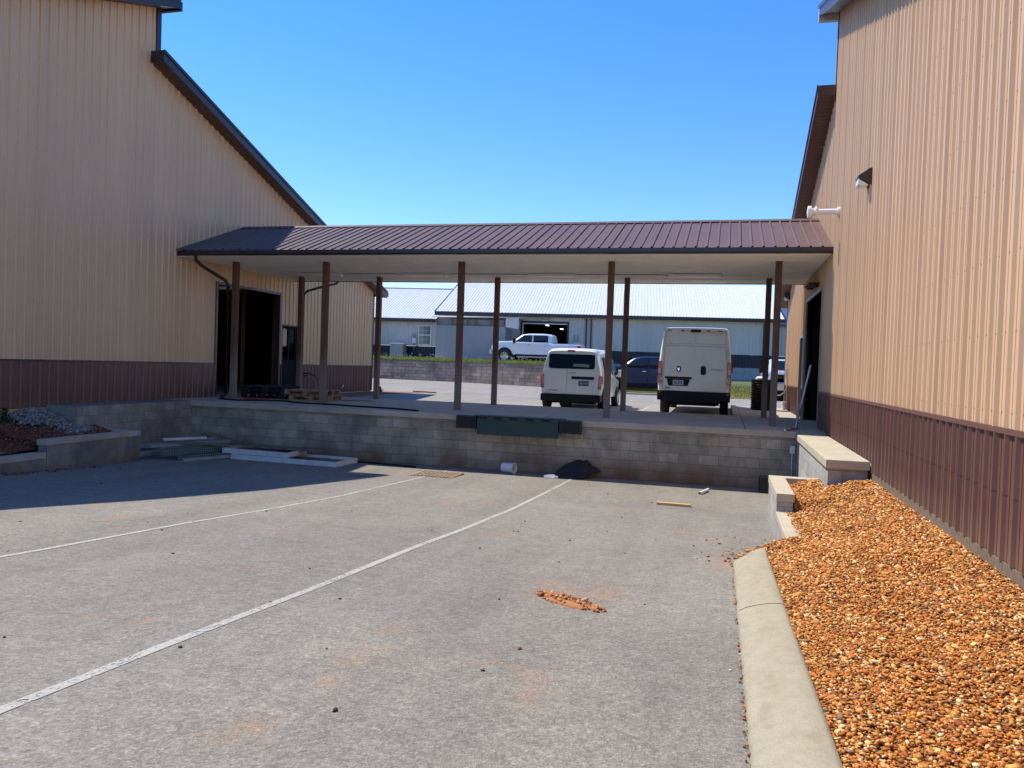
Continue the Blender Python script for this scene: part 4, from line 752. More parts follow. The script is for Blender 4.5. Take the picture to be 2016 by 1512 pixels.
mb = MB().bar((-2.0,11.05,-.03),(-.9,10.7,-.03),.05,.05); one('red_stake', 'thin reddish stake lying on the soil past the left warehouse corner', 'stake', mb, pm('red_paint', (.4,.1,.06), .7))
mb = MB()
for _ in range(13000):
    x = random.uniform(-26, 1.3); y = edge(x)+random.random()**1.7*4-.05; blades(mb, x, y, T(x,y)-.01, random.uniform(.10,.30), 1, .10, .018)
o = one('grass', None, None, mb, GRS, kind='stuff', fixn=False)
mb = MB()
for _ in range(7000):
    x = random.uniform(9.5, 13.5); y = edge(x)+random.random()*9; h = .10+.3*min(1,max(0,(y-20)/5))*random.random(); blades(mb, x, y, T(x,y)-.01, h, 1, .15, .022)
for _ in range(3500):
    x = random.uniform(3.6, 9.3); y = 19.4+random.random()*1.5; blades(mb, x, y, -.02, random.uniform(.06,.16), 1, .06, .014)
one('tall_grass', None, None, mb, GRD, kind='stuff', fixn=False)
mb = MB(); WT = np.array([1.])
n = 340; x = rng.uniform(-24,1,n); y = np.array([edge(a) for a in x])+rng.uniform(.1,4.5,n); z = np.array([T(a,b) for a,b in zip(x,y)])
P = np.stack([x,y,z+rng.uniform(.22,.42,n)],1); g = scatter_mesh('dandelion_puffs', P, np.full(n,.022), np.full((n,3),.72), STM, flat=(.8,1.)); tag(g, kind='stuff')
mb = MB()
for p in P: mb.add([(p[0]-.005,p[1],p[2]-.3),(p[0]+.005,p[1],p[2]-.3),(p[0],p[1],p[2])], [(0,1,2)])
one('dandelion_stems', None, None, mb, GRS, kind='stuff', fixn=False)
mb = MB(); mb.box(3.3,19.2,-.3,9.3,19.38,.03); mb.box(3.3,19.385,-.3,9.3,21.0,-.025); 
one('verge', None, None, MB().box(3.3,19.385,-.3,9.3,21.0,-.02), pm('verge_turf', (.085,.115,.03), .95, var=.4, sc=2), kind='structure')
one('rear_kerb', None, None, MB().box(3.3,19.2,-.3,9.3,19.38,.035), CAPC, kind='structure', bevel=.02)
# retaining wall behind
RT = thing('retaining_wall', 'long low retaining wall of mauve grey blocks below the grassy bank', 'wall', (-8, 27, 0))
mb = MB(); mc = MB()
def off_(p, q, d): v = Vector((q[0]-p[0], q[1]-p[1])).normalized(); return Vector((-v.y, v.x))*d
for A, B in zip(WL, WL[1:]):
    o_ = off_(A, B, .25); zA = zB = 1.17
    mb.add([(A[0],A[1],-.2),(B[0],B[1],-.2),(B[0],B[1],zB),(A[0],A[1],zA),(A[0]+o_.x,A[1]+o_.y,-.2),(B[0]+o_.x,B[1]+o_.y,-.2),(B[0]+o_.x,B[1]+o_.y,zB),(A[0]+o_.x,A[1]+o_.y,zA)], [(0,1,2,3),(4,7,6,5),(3,2,6,7)])
    e = off_(A, B, -.03); mc.add([(A[0]+e.x,A[1]+e.y,1.175),(B[0]+e.x,B[1]+e.y,1.175),(B[0]+e.x,B[1]+e.y,1.235),(A[0]+e.x,A[1]+e.y,1.235),(A[0]+o_.x,A[1]+o_.y,1.175),(B[0]+o_.x,B[1]+o_.y,1.175),(B[0]+o_.x,B[1]+o_.y,1.235),(A[0]+o_.x,A[1]+o_.y,1.235)], [(0,1,2,3),(3,2,6,7),(0,4,5,1),(1,5,6,2),(0,3,7,4)])
mb.build('block_wall', RET, RT, world=True); mc.build('cap', pm('dark_cap_stone', (.17,.14,.12), .9, var=.25, sc=3), RT, world=True)

# ------------------------------------------------------------------ vehicles (local frame: +Y forward, rear or front plane at y=0 as noted)
def sect(y, zb, zm, zt, wb, wm, wt, r=.12, yf=None):
    h = [(wb*.9, zb), (wb, zb+.05), (wm, zm), ((wm+wt)/2+.012, (zm+zt-r)/2), (wt, zt-r), (wt-r*.12, zt-r*.55), (wt-r*.45, zt-r*.18), (wt-r*1.1, zt-.012), (wt*.4, zt)]
    P = h+[(-a, b) for a, b in reversed(h)]
    return [(a, (yf(b) if yf else 0)+y, b) for a, b in P]
def wheel(parent, x, y, r, wd, side, rimm, spokes=6, name='wheel'):
    mb = MB(); mb.rev([(r*.62,-wd/2),(r*.93,-wd/2),(r,-wd*.32),(r,wd*.32),(r*.93,wd/2),(r*.62,wd/2),(r*.62,-wd/2)], c=(x,y,r), axis='X', n=28); w_ = mb.build(name, RUB, parent, smooth=40)
    f = side*wd/2
    mb = MB(); mb.rev([(r*.6,f*.2),(r*.64,f*.95),(r*.58,f*.9),(r*.56,f*.35),(0,f*.3)], c=(x,y,r), axis='X', n=28)
    for k in range(spokes):
        a = 2*math.pi*k/spokes; mb.bar((x+f*.6,y+math.cos(a)*r*.08,r+math.sin(a)*r*.08),(x+f*.8,y+math.cos(a)*r*.58,r+math.sin(a)*r*.58), r*.13, .03, (1,0,0))
    mb.cyl((x+f*.3,y,r),(x+f*.85,y,r), r*.14, n=12); mb.build('rim', rimm, w_, smooth=40)
    return w_
def text(s, name, size, m, parent, loc, rot, bold=0., ext=.002, align='CENTER'):
    c = bpy.data.curves.new(name, 'FONT'); c.body = s; c.size = size; c.extrude = ext; c.align_x = align; c.align_y = 'CENTER'; c.offset = bold
    o = bpy.data.objects.new(name, c); COL.objects.link(o); bpy.context.view_layer.update()
    me = bpy.data.meshes.new_from_object(o.evaluated_get(bpy.context.evaluated_depsgraph_get())); bpy.data.objects.remove(o)
    me.materials.clear(); me.materials.append(m); q = bpy.data.objects.new(name, me); COL.objects.link(q); q.parent = parent; q.location = loc; q.rotation_euler = rot; return q
def plate(poly, yf, eps, back=.02):  # plate standing proud of a rear face by eps
    return MB().prism(poly, lambda a,b: (a, yf(b)-eps, b), lambda a,b: (a, yf(b)+back, b))
def rr(x0, z0, x1, z1, r=.03, n=3):
    P = []
    for cx, cz, a0 in ((x1-r,z0+r,-90),(x1-r,z1-r,0),(x0+r,z1-r,90),(x0+r,z0+r,180)):
        for k in range(n+1): a = R(a0+90*k/n); P.append((cx+r*math.cos(a), cz+r*math.sin(a)))
    return P
VW = paint('van_white', (.80,.76,.66)); VWD = paint('van_white_door', (.77,.73,.63)); SEAM = pm('seam_black', (.02,.02,.02), .7); RIMS = pm('silver_wheel', (.5,.5,.5), .35, .6); PLT = pm('number_plate', (.55,.66,.72), .4, var=.1); PLD = pm('dark_number_plate', (.03,.05,.11), .35, var=.1); INK = pm('plate_ink', (.03,.05,.12), .5); INKW = pm('plate_ink_pale', (.6,.62,.66), .5)
# --- tall cargo van
BV = thing('cargo_van', 'tall white high roofed cargo van parked with closed rear doors toward the dock', 'van', (9.14, 4.35, BK(9,4.35)))
lean = lambda z: max(0, z-1.2)*.045
mb = MB(); e = lambda dy, k: sect(dy, .52, 1.15, 2.50-(.05 if k==0 else 0), .97-(.03 if k==0 else 0), 1.015-(.04 if k==0 else 0), .885-(.04 if k==0 else 0), .13, lean)
mb.loft([e(0,0), e(.05,1), sect(.6,.42,1.15,2.54,1.0,1.025,.90,.14), sect(4.2,.42,1.15,2.54,1.0,1.025,.90,.14), sect(4.6,.42,1.1,2.40,1.0,1.025,.86,.14), sect(5.2,.42,1.0,1.75,1.0,1.02,.80,.14), sect(5.5,.42,.95,1.30,.98,1.0,.82,.14), sect(5.95,.45,.8,1.05,.80,.85,.7,.14)])
mb.build('body', VW, BV, smooth=40)
for sx_, nm in ((-1,'left'),(1,'right')):
    P = [(.008,.72),(.86,.72),(.885,1.25),(.80,2.33),(.008,2.36)]; P = [(a*sx_, b) for a, b in P]
    d = plate(P, lean, .012, .0).build('rear_door', VWD, BV, bevel=.006)
    for z in (1.05,):
        plate([(sx_*.845,z-.04),(sx_*.93,z-.04),(sx_*.93,z+.04),(sx_*.845,z+.04)], lambda b: lean(b+.0), .035, 0).build('hinge', WHITE, d, bevel=.006)
    plate([(sx_*.80,1.88),(sx_*.91,1.88),(sx_*.91,1.96),(sx_*.80,1.96)], lean, .04, 0).build('hinge', WHITE, d, bevel=.006)
    plate([(sx_*.85,.83),(sx_*.955,.83),(sx_*.955,.91),(sx_*.85,.91)], lean, .035, 0).build('hinge', WHITE, d, bevel=.006)
    plate([(sx_*.03,1.98),(sx_*.82,1.97),(sx_*.82,1.985),(sx_*.03,1.995)], lean, .0135, 0).build('crease', pm('crease_shade', (.4,.4,.38), .5), d)
    plate([(sx_*.03,2.05),(sx_*.82,2.04),(sx_*.82,2.05),(sx_*.03,2.06)], lean, .0135, 0).build('crease', pm('crease_shade2', (.42,.42,.40), .5), d)
    # tail light: red, clear, red
    x0, x1 = sx_*.885, sx_*1.02
    tl_ = plate([(x0,.93),(x1,.93),(x1-sx_*.02,1.55),(x0,1.55)], lean, .03, .25).build('tail_light', RED, BV, bevel=.02)
    plate([(x0+sx_*.035,1.10),(x1-sx_*.03,1.10),(x1-sx_*.03,1.34),(x0+sx_*.035,1.34)], lean, .038, 0).build('clear_lens', CLEAR, tl_, bevel=.01)
    mb = MB(); mb.cyl((sx_*.95,lean(1.16)-.045,1.17),(sx_*.95,lean(1.16)-.03,1.17),.045); mb.build('reverse_lamp', GREYP, tl_)
    mb = MB(); mb.cyl((sx_*.93,-.06,.66),(sx_*.93,-.04,.66),.025); mb.build('reflector', RED, BV)
    wheel(BV, sx_*.84, 1.0, .36, .24, sx_, RIMS); wheel(BV, sx_*.84, 5.0, .36, .24, sx_, RIMS)
MB().box(-1.0,-.05,.44,1.0,.35,.715).build('bumper', BLACK, BV, bevel=.03)
MB().box(-.78,-.10,.40,.78,-.04,.50).build('step', BLACK, BV, bevel=.015)
MB().box(-.62,.4,.30,.62,3.8,.46).box(-.5,.15,.34,.3,.5,.45).build('underbody', BLACK, BV)
MB().box(-.7,.92,.30,.7,1.08,.42).cyl((-.45,.1,.36),(-.45,1.6,.36),.05).build('axle', BLACK, BV)
plate(rr(-.14,2.38,.14,2.45,.02), lean, .045, .1).build('brake_light', BLACK, BV)
for x in (-.72,-.36,.34,.66): plate(rr(x-.05,2.405,x+.05,2.435,.012), lean, .03, .1).build('marker_light', pm('dark_red_lens', (.09,.01,.01), .3), BV)
plate(rr(-.80,1.055,-.06,1.115,.015), lean, .03, 0).build('plate_bar', BLACK, BV); plate([(-.70,.86),(-.16,.86),(-.11,1.05),(-.75,1.05)], lean, .02, 0).build('plate_recess', BLACK, BV)
plq = plate(rr(-.58,.885,-.28,1.02,.012), lean, .03, 0).build('number_plate', PLT, BV); text('AU76', 'plate_text', .10, INK, plq, (-.43,-.033,.945), (R(90),0,0), .003)
plate(rr(.175,1.185,.315,1.435,.05), lean, .035, 0).build('door_handle', BLACK, BV, bevel=.01)
em = plate([(-.47,1.26),(-.43,1.25),(-.39,1.26),(-.365,1.33),(-.37,1.40),(-.43,1.42),(-.49,1.40),(-.495,1.33)], lean, .03, 0).build('emblem', BLACK, BV)
plate([(-.455,1.31),(-.43,1.27),(-.405,1.31),(-.40,1.38),(-.43,1.35),(-.46,1.38)], lean, .036, 0).build('emblem_inlay', CHR, em)
text('ProMaster', 'door_lettering', .075, GREYP, BV, (.62,lean(1.35)-.02,1.34), (R(90),0,0)); text('2500', 'door_lettering', .07, INK, BV, (-.72,-.02,.79), (R(90),0,0), .002)
for s in (-1,1): mb = MB(); mb.box(s*1.0,4.55,1.25,s*1.09,4.65,1.6); mb.build('mirror', BLACK, BV, bevel=.03)
# --- small white van
SV = thing('small_van', 'small white cargo van with dark rear window parked beyond the dock', 'van', (5.61, 4.5, BK(5.7,4.5))); SV.scale = (1.04,1,1)
ln2 = lambda z: max(0, z-.95)*.14
mb = MB(); e = lambda dy, k: sect(dy, .40, .95, 1.80-(.04 if k==0 else 0), .84-(.012 if k==0 else 0), .87-(.012 if k==0 else 0), .72-(.012 if k==0 else 0), .16, ln2)
mb.loft([e(0,0), e(.05,1), sect(.5,.32,.95,1.85,.84,.87,.72,.17), sect(2.4,.32,.95,1.87,.84,.87,.72,.17), sect(3.0,.32,.95,1.76,.84,.87,.68,.15), sect(3.75,.32,.9,1.25,.84,.86,.62,.12), sect(4.1,.34,.85,1.08,.83,.85,.66,.12), sect(4.65,.36,.65,.82,.66,.72,.6,.1)])
mb.build('body', VW, SV, smooth=40)
dL = plate([(-.80,.50),(-.125,.50),(-.125,1.22),(-.775,1.22)], ln2, .012, 0).build('rear_door', VWD, SV, bevel=.006); dR = plate([(-.11,.50),(.80,.50),(.775,1.22),(-.11,1.22)], ln2, .012, 0).build('rear_door', VWD, SV, bevel=.006)
wn = plate(rr(-.66,1.235,.66,1.66,.06), ln2, .014, 0).build('rear_window', GLASSD, SV)
MB().prism([(.05,1.30),(.5,1.29),(.52,1.36),(.3,1.385),(.05,1.38)], lambda a,b: (a,ln2(b)-.0160,b), lambda a,b: (a,ln2(b)-.013,b)).build('window_sticker', pm('pale_green_paper', (.25,.33,.27), .6), wn)
plate(rr(.02,.93,.66,1.01,.015), ln2, .035, 0).build('plate_bar', BLACK, SV)
pq = plate(rr(.22,.74,.51,.885,.012), ln2, .026, 0).build('number_plate', PLD, SV); text('6Z5 1134', 'plate_text', .062, INKW, pq, (.365,-.029,.81), (R(90),0,0), .002)
GOLD = pm('gold_badge', (.5,.33,.08), .3, .6)
plate([(-.02,1.12),(.05,1.12),(.05,1.14),(.13,1.14),(.115,1.10),(.06,1.10),(.06,1.085),(-.01,1.085),(-.01,1.10),(-.075,1.10),(-.06,1.125)], ln2, .022, 0).build('emblem', GOLD, SV)
text('CITY EXPRESS', 'door_lettering', .042, INK, SV, (-.50,-.015,.585), (R(90),0,0), .002); text('LT', 'door_lettering', .04, GREYP, SV, (.62,-.015,.57), (R(90),0,0)); text('XPRESS', 'door_lettering', .032, GREYP, SV, (-.66,-.015,.54), (R(90),0,0))
MB().box(-.86,-.06,.26,.86,.35,.485).build('bumper', BLACK, SV, bevel=.04); MB().box(-.62,.3,.2,.62,3.2,.36).cyl((-.18,.1,.2),(-.18,.6,.2),.14).build('underbody', BLACK, SV)
plate(rr(-.14,1.725,.08,1.785,.02), ln2, .02, .1).build('brake_light', RED, SV)
for s in (-1,1):
    t_ = plate([(s*.765,.66),(s*.86,.64),(s*.885,.82),(s*.875,1.04),(s*.79,1.06)], ln2, .02, .2).build('tail_light', RED, SV, bevel=.015)
    plate([(s*.775,.67),(s*.855,.655),(s*.87,.76),(s*.775,.76)], ln2, .027, 0).build('clear_lens', GREYP, t_)
    wheel(SV, s*.81, .72, .31, .19, s, WHITE, 8); wheel(SV, s*.81, 3.62, .31, .19, s, WHITE, 8)
    for y in (.72, 3.62):
        mb = MB(); mb.prism([(y+.38*math.cos(a), .31+.38*math.sin(a)) for a in np.linspace(-.5,math.pi+.5,18)], lambda a,b: (s*.80,a,b), lambda a,b: (s*.872,a,b)); mb.build('dark_arch_disc', BLACK, SV)  # solid black disc on the body; the dark of the wheel opening is painted
    mb = MB(); mb.prism([(2.35,1.08),(3.35,1.10),(3.05,1.55),(2.4,1.62)], lambda a,b: (s*(.885-(b-1)*.18),a,b), lambda a,b: (s*(.86-(b-1)*.2),a,b)); mb.build('side_window', GLASS, SV)
    mb = MB(); mb.prism([(.75,1.10),(1.15,1.10),(1.15,1.60),(.85,1.60)], lambda a,b: (s*(.888-(b-1)*.18),a,b), lambda a,b: (s*(.86-(b-1)*.2),a,b)); mb.build('side_window', GLASS, SV)
    mb = MB(); mb.box(s*.865,.7,.93,s*.883,2.2,.985); mb.build('side_rail', GREYP, SV)
    mb = MB(); mb.box(s*.93,3.2,1.0,s*1.10,3.30,1.24); mb.cyl((s*.85,3.25,1.02),(s*.95,3.25,1.08),.03); mb.build('mirror', VW, SV, bevel=.03)
# --- pickups: y=0 is the front bumper, body extends to y=-6.25 (forward is +Y)
def pickup(label, loc, rz, P_, rim, group):
    t = thing('pickup_truck', label, 'pickup truck', loc, rz, group)
    mb = MB(); F = lambda y, zt, w=1.0, zb=.50: [(a*w if abs(a) > .3 else a*w, b_, c) for a, b_, c in sect(y, zb, .95, zt, .96, 1.02, .97, .10)]
    mb.loft([F(-.05,1.18,.88,.62), F(-.14,1.36,.95,.58), F(-.5,1.42), F(-1.5,1.46), F(-1.75,1.40), F(-4.2,1.36), F(-4.26,1.32), F(-6.12,1.32), F(-6.2,1.28,.98)]); mb.build('body', P_, t, smooth=38)
    mb = MB(); C = lambda y, zt, wt: [(wt*1.08,y,1.28),(wt+.04,y,1.36),((wt+.02),y,(1.36+zt)/2),(wt-.06,y,zt-.06),(wt-.16,y,zt),(-wt+.16,y,zt),(-wt+.06,y,zt-.06),(-(wt+.02),y,(1.36+zt)/2),(-wt-.04,y,1.36),(-wt*1.08,y,1.28)]
    mb.loft([C(-1.35,1.40,.80), C(-1.7,1.62,.82), C(-2.15,1.90,.82), C(-2.6,1.98,.82), C(-3.6,1.985,.82), C(-4.08,1.95,.82), C(-4.22,1.86,.82), C(-4.30,1.36,.86)]); mb.build('cab', P_, t, smooth=38)
    mb = MB(); mb.add([(-.72,-1.42,1.47),(.72,-1.42,1.47),(.68,-2.12,1.885),(-.68,-2.12,1.885)], [(0,1,2,3)]); mb.v = [(a,b+.03,c+.015) for a,b,c in mb.v]; mb.build('windshield', GLASS, t)
    mb = MB(); mb.prism([(.62,1.44),(-.62,1.44),(-.6,1.84),(.6,1.84)], lambda a,b: (a,-4.285+(b-1.36)*.16-.012,b), lambda a,b: (a,-4.25+(b-1.36)*.16,b)); mb.build('rear_window', GLASS, t)
    for s in (-1,1):
        X_ = lambda b: s*(.868-max(0,(b-1.42))*.085)
        for poly in ([(-1.72,1.42),(-2.86,1.40),(-2.86,1.86),(-2.28,1.86)], [(-2.96,1.40),(-3.98,1.40),(-3.98,1.80),(-3.9,1.86),(-2.96,1.86)]):
            mb = MB(); mb.prism(poly, lambda a,b: (X_(b),a,b), lambda a,b: (X_(b)-s*.05,a,b)); mb.build('side_window', GLASS, t)
        for y0, y1 in ((-1.78,-2.90),(-2.915,-4.05)):
            mb = MB(); mb.prism([(y0,.62),(y1,.62),(y1,1.34),(y0,1.34)], lambda a,b: (s*(1.006+.018*math.sin(math.pi*min(1,max(0,(b-.5)/.9)))),a,b), lambda a,b: (s*.95,a,b)); d = mb.build('door', P_, t, bevel=.012)
            MB().box(s*1.02,y1+.08,1.20,s*1.05,y1+.28,1.235).build('handle', CHR, d, bevel=.006)
        MB().box(s*.93,-1.9,.36,s*1.08,-4.1,.44).build('side_step', CHR if P_ is not NAVY else BLACK, t, bevel=.015)
        MB().box(s*.84,-1.75,.44,s*.98,-4.25,.56).build('rocker_panel', BLACK, t)
        for y in (-1.02, -4.98):
            mb = MB(); mb.prism([(y+.53*math.cos(a), .46+.55*math.sin(a)) for a in np.linspace(-.12,math.pi+.12,22)], lambda a,b: (s*.9,a,b), lambda a,b: (s*1.033,a,b)); mb.build('dark_arch_disc', BLACK, t)  # black disc stands in for the shaded wheel opening, body is not cut
            wheel(t, s*.945, y, .42, .28, s, rim, 10)
        MB().box(s*1.0,-1.62,1.30,s*1.24,-1.78,1.62).build('mirror', BLACK, t, bevel=.03)
        mb = MB(); mb.box(s*.80,-6.22,.95,s*1.03,-6.0,1.22); mb.build('tail_light', RED, t, bevel=.02)
        mb = MB(); mb.box(s*.62,-.10,1.02,s*.98,-.45,1.28); mb.build('headlight', CLEAR, t, bevel=.03)
    MB().box(-.97,.06,.55,.97,-.2,.86).build('bumper', CHR if P_ is not NAVY else P_, t, bevel=.04); MB().box(-.97,-6.32,.58,.97,-6.15,.80).build('bumper', CHR, t, bevel=.03)
    MB().box(-.6,-.05,.88,.6,-.12,1.25).build('grille', BLACK, t, bevel=.02)
    MB().box(-.84,-4.4,1.315,.84,-6.1,1.345).build('bed_cover', GREYP, t, bevel=.01); MB().box(-.75,-.4,.4,.75,-5.9,.56).build('underbody', BLACK, t)
    return t
NAVY = pm('navy_paint', (.010,.022,.075), .3, 0, .05, 1.2, spec=.3, coat=.12); PWH = paint('pickup_white', (.78,.79,.80)); SIL = paint('silver_paint', (.5,.55,.62))
pickup('white crew cab pickup truck parked sideways on the upper drive before the dark garage door', (-5.5, 34.3, 1.34), R(90), PWH, CHR, 'pickup trucks')
pickup('navy blue crew cab pickup truck parked sideways between the two white vans', (3.35, 22.9, -.16), R(90), NAVY, CHR, 'pickup trucks')
pickup('silver pickup truck facing the dock at the right, mostly hidden by the barrel and wall', (12.78, 18.6, -.12), R(180), SIL, CHR, 'pickup trucks')
pickup('white pickup truck far left, seen only through the glazed door of the left warehouse', (-22.6, 34.5, 1.3), R(90), PWH, CHR, 'pickup trucks')
# ------------------------------------------------------------------ background buildings, laid along a line turned 6 degrees
ang = math.atan2(2.57, 24.58)
def frame(name, label, cat, s=0., n=0., z=0., group=None): return thing(name, label, cat, (-10.68+math.cos(ang)*s-math.sin(ang)*n, 37.04+math.sin(ang)*s+math.cos(ang)*n, z), ang, group)
GRYS = siding('grey_siding', (.60,.575,.53), .45, (.25,.24,.23)); NVY = siding('navy_wainscot', (.018,.026,.045), .4, (.04,.04,.04)); WROOF = pm('white_metal_roof', (.64,.64,.61), .42, .0, var=.06, dirt=(.50,.51,.50), dirtamt=.5, spec=.3); GRYO = siding('old_grey_siding', (.31,.32,.325), .6, (.2,.15,.12), .5)
M1 = frame('barn', 'long pale grey metal building with white ribbed roof and dark garage doorway', 'building')
mb = MB(); GD = (6.25, 9.55, 0, 4.3)
ribbed(mb, (0,.3,0), (1,0,0), Z3, (0,-1,0), 0, 24.4, con(2.42), con(4.7), [(GD[0],GD[1],2.42,4.3)]); mb.build('wall', GRYS, M1, fixn=False)
mb = MB(); ribbed(mb, (0,.296,0), (1,0,0), Z3, (0,-1,0), 0, 24.4, con(1.5), con(2.4), [(GD[0],GD[1],1.5,2.4)]); mb.build('wainscot', NVY, M1, fixn=False)
MB().box(-.0,.31,-.5,GD[0],.5,1.5).box(GD[1],.31,-.5,24.4,.5,1.5).box(GD[0],.31,-.5,GD[1],.5,1.36).build('foundation', pm('foundation_concrete', (.33,.34,.35), .85, var=.15), M1)
mb = MB(); U, LL = slope(-.05, 4.98, 8.2, 8.15); ribbed(mb, (-.3,-.05,4.98), (1,0,0), U, Vector((1,0,0)).cross(U), 0, 25., con(0), con(LL)); U2, L2 = slope(16.5, 4.98, 8.2, 8.15); ribbed(mb, (-.3,16.5,4.98), (1,0,0), U2, -Vector((1,0,0)).cross(U2), 0, 25., con(0), con(L2)); mb.build('roof', WROOF, M1, fixn=False)
MB().box(-.32,-.16,4.70,24.72,-.06,4.97).build('gutter', DKTRIM, M1)
MB().add([(-.34,-.1,4.8),(-.34,8.2,7.98),(-.34,8.2,8.2),(-.34,-.1,5.02),(-.28,-.1,4.8),(-.28,8.2,7.98),(-.28,8.2,8.2),(-.28,-.1,5.02)], [(0,1,2,3),(4,7,6,5),(0,4,5,1),(3,2,6,7)]).build('rake_trim', DKTRIM, M1)
MB().box(-.3,-.05,4.68,24.7,.29,4.72).build('soffit', SOFF, M1)
mb = MB(); mb.add([(0,.3,1.0),(0,16.2,1.0),(0,16.2,4.98),(0,8.2,8.0),(0,.3,4.98)], [(0,1,2,3,4)]); mb.add([(24.4,.3,0),(24.4,16.2,0),(24.4,16.2,4.98),(24.4,8.2,8.0),(24.4,.3,4.98)], [(0,1,2,3,4)]); mb.build('gable_walls', GRYS, M1)
MB().box(.05,.6,.5,24.3,16.1,.55).build('floor', DARKIN, M1)
MB().box(.05,13,1.3,24.3,13.1,7).build('inner_wall', DARKIN, M1)
MB().box(GD[0]-.14,.24,1.36,GD[0],.36,4.42).box(GD[1],.24,1.36,GD[1]+.14,.36,4.42).box(GD[0]-.14,.24,4.3,GD[1]+.14,.36,4.44).build('garage_frame', DKTRIM, M1)
MB().box(GD[0],.3,4.22,GD[1],.36,4.3).box(GD[0],.3,1.36,GD[0]+.07,.36,4.22).build('door_track', WHITE, M1)
LTE = NM('lit_tube'); LTE.col((.8,.8,.8)); LTE.b.inputs['Emission Color'].default_value = (1,.98,.92,1); LTE.b.inputs['Emission Strength'].default_value = 1.2; LTEM = LTE.done(.5)
for x, y, z in ((7.6,4.5,4.35),(8.5,7,4.2)):
    MB().box(x-.10,y-.5,z,x+.10,y+.5,z+.05).build('shop_light', LTEM, M1)
for x in (10.95, 11.3, 23.4): MB().tube([(x,.0,4.72),(x,.2,4.6),(x,.22,1.2)], .055, 8).build('downspout', DKTRIM, M1)
WLP = frame('wall_lamp', 'boxy grey wall lamp above the dark garage doorway of the far building', 'lamp', 7.95, .26, 4.5, ); MB().box(-.28,-.22,0,.28,0,.22).build('housing', GREYP, WLP, bevel=.03); MB().box(-.22,-.19,-.04,.22,-.04,-.001).build('lens', LENS, WLP)
EP = frame('electrical_cabinet', 'pale grey electrical cabinet with two conduits right of the garage doorway', 'cabinet', 10.25, .26, 0); MB().box(-.27,-.2,2.3,.27,0,2.95).build('cabinet', GREYP if 0 else GRYS, EP, bevel=.02); MB().tube([(-.14,-.06,2.95),(-.14,-.06,3.5)], .03, 6).build('conduit', GREYP, EP); MB().tube([(.12,-.06,2.95),(.12,-.06,3.5)], .03, 6).build('conduit', GREYP, EP)
M2 = frame('barn', 'lower grey building with white roof, one window and navy wainscot behind the grass', 'building')
x0 = -16.
mb = MB(); ribbed(mb, (x0,.6,0), (1,0,0), Z3, (0,-1,0), 0, -x0-.01, con(2.36), con(4.3), [(-1.72-x0,-.74-x0,2.45,3.92)]); mb.build('wall', GRYS, M2, fixn=False)
mb = MB(); ribbed(mb, (x0,.597,0), (1,0,0), Z3, (0,-1,0), 0, -x0-.01, con(1.0), con(2.35)); mb.build('wainscot', NVY, M2, fixn=False)
mb = MB(); U, LL = slope(.25, 4.42, 8, 7.38); ribbed(mb, (x0-.3,.25,4.42), (1,0,0), U, Vector((1,0,0)).cross(U), 0, -x0+.0, con(0), con(LL)); mb.build('roof', WROOF, M2, fixn=False)
mb = MB(); mb.add([(x0-.3,8.0,7.40),(-.35,8,7.40),(-.35,15.6,4.4),(x0-.3,15.6,4.4)], [(0,1,2,3)]); mb.build('rear_roof', WROOF, M2)
MB().box(x0-.3,7.9,7.38,-.35,8.1,7.45).build('ridge_cap', WROOF, M2); MB().box(x0-.3,.13,4.16,-.33,.23,4.41).build('gutter', DKTRIM, M2); MB().box(x0-.3,.22,4.18,-.33,.58,4.22).build('soffit', DKTRIM, M2)
wi = MB().box(-1.74,.54,2.43,-1.66,.62,3.94).box(-.80,.54,2.43,-.72,.62,3.94).box(-1.66,.54,2.43,-.80,.62,2.51).box(-1.66,.54,3.86,-.80,.62,3.94).box(-1.66,.54,3.15,-.80,.62,3.22).build('window', WHITE, M2)
mb = MB(); mb.box(-1.66,.59,2.51,-.80,.60,3.86); mb.build('pane', pm('teal_glass', (.12,.20,.20), .08, var=.2, spec=.8), wi)
mb = MB()
for x in (-1.38,-1.09): mb.box(x-.008,.582,2.51,x+.008,.59,3.86)
for z in (2.83,3.54): mb.box(-1.66,.583,z-.008,-.8,.589,z+.008)
mb.build('muntins', WHITE, wi)
AC = frame('air_conditioner', 'grey slatted air conditioner unit on the grass against the navy wainscot', 'air conditioner', -2.98, -.35, 1.3); MB().box(-.5,-.45,0,.5,.45,1.12).build('slatted_case', GREYP, AC, bevel=.02); MB().box(-.53,-.48,1.12,.53,.48,1.2).build('top', WHITE, AC, bevel=.02)
mb = MB()
for k in range(14): mb.box(-.48+.07*k,-.47,.05,-.455+.07*k,-.452,1.1)
mb.build('fins', GALV, AC)
EM = frame('meter_box', 'small white electric meter box with two thin pipes left of the window', 'meter', -2.0, .52, 0); MB().box(-.15,-.16,2.55,.15,0,2.95).build('box', WHITE, EM, bevel=.02); MB().tube([(-.07,-.05,2.95),(-.07,-.05,3.3)], .03, 6).tube([(.1,-.05,2.95),(.1,-.05,3.3)], .03, 6).tube([(0,-.05,2.0),(0,-.05,2.55)], .03, 6).build('pipe', GREYP, EM)
SH = frame('lean_to_shed', 'old grey lean-to shed with open top slots and white canopy roof', 'shed')
mb = MB(); ribbed(mb, (.45,-2.5,0), (1,0,0), Z3, (0,-1,0), 0, 5.0, con(1.0), con(3.82), pitch=.3, h=.01); mb.build('wall', GRYO, SH, fixn=False)
mb = MB(); mb.box(5.43,-2.49,1.0,5.46,.25,3.82); mb.box(.44,-2.49,1.0,.46,.25,3.82); mb.build('side_walls', GRYO, SH)
mb = MB()
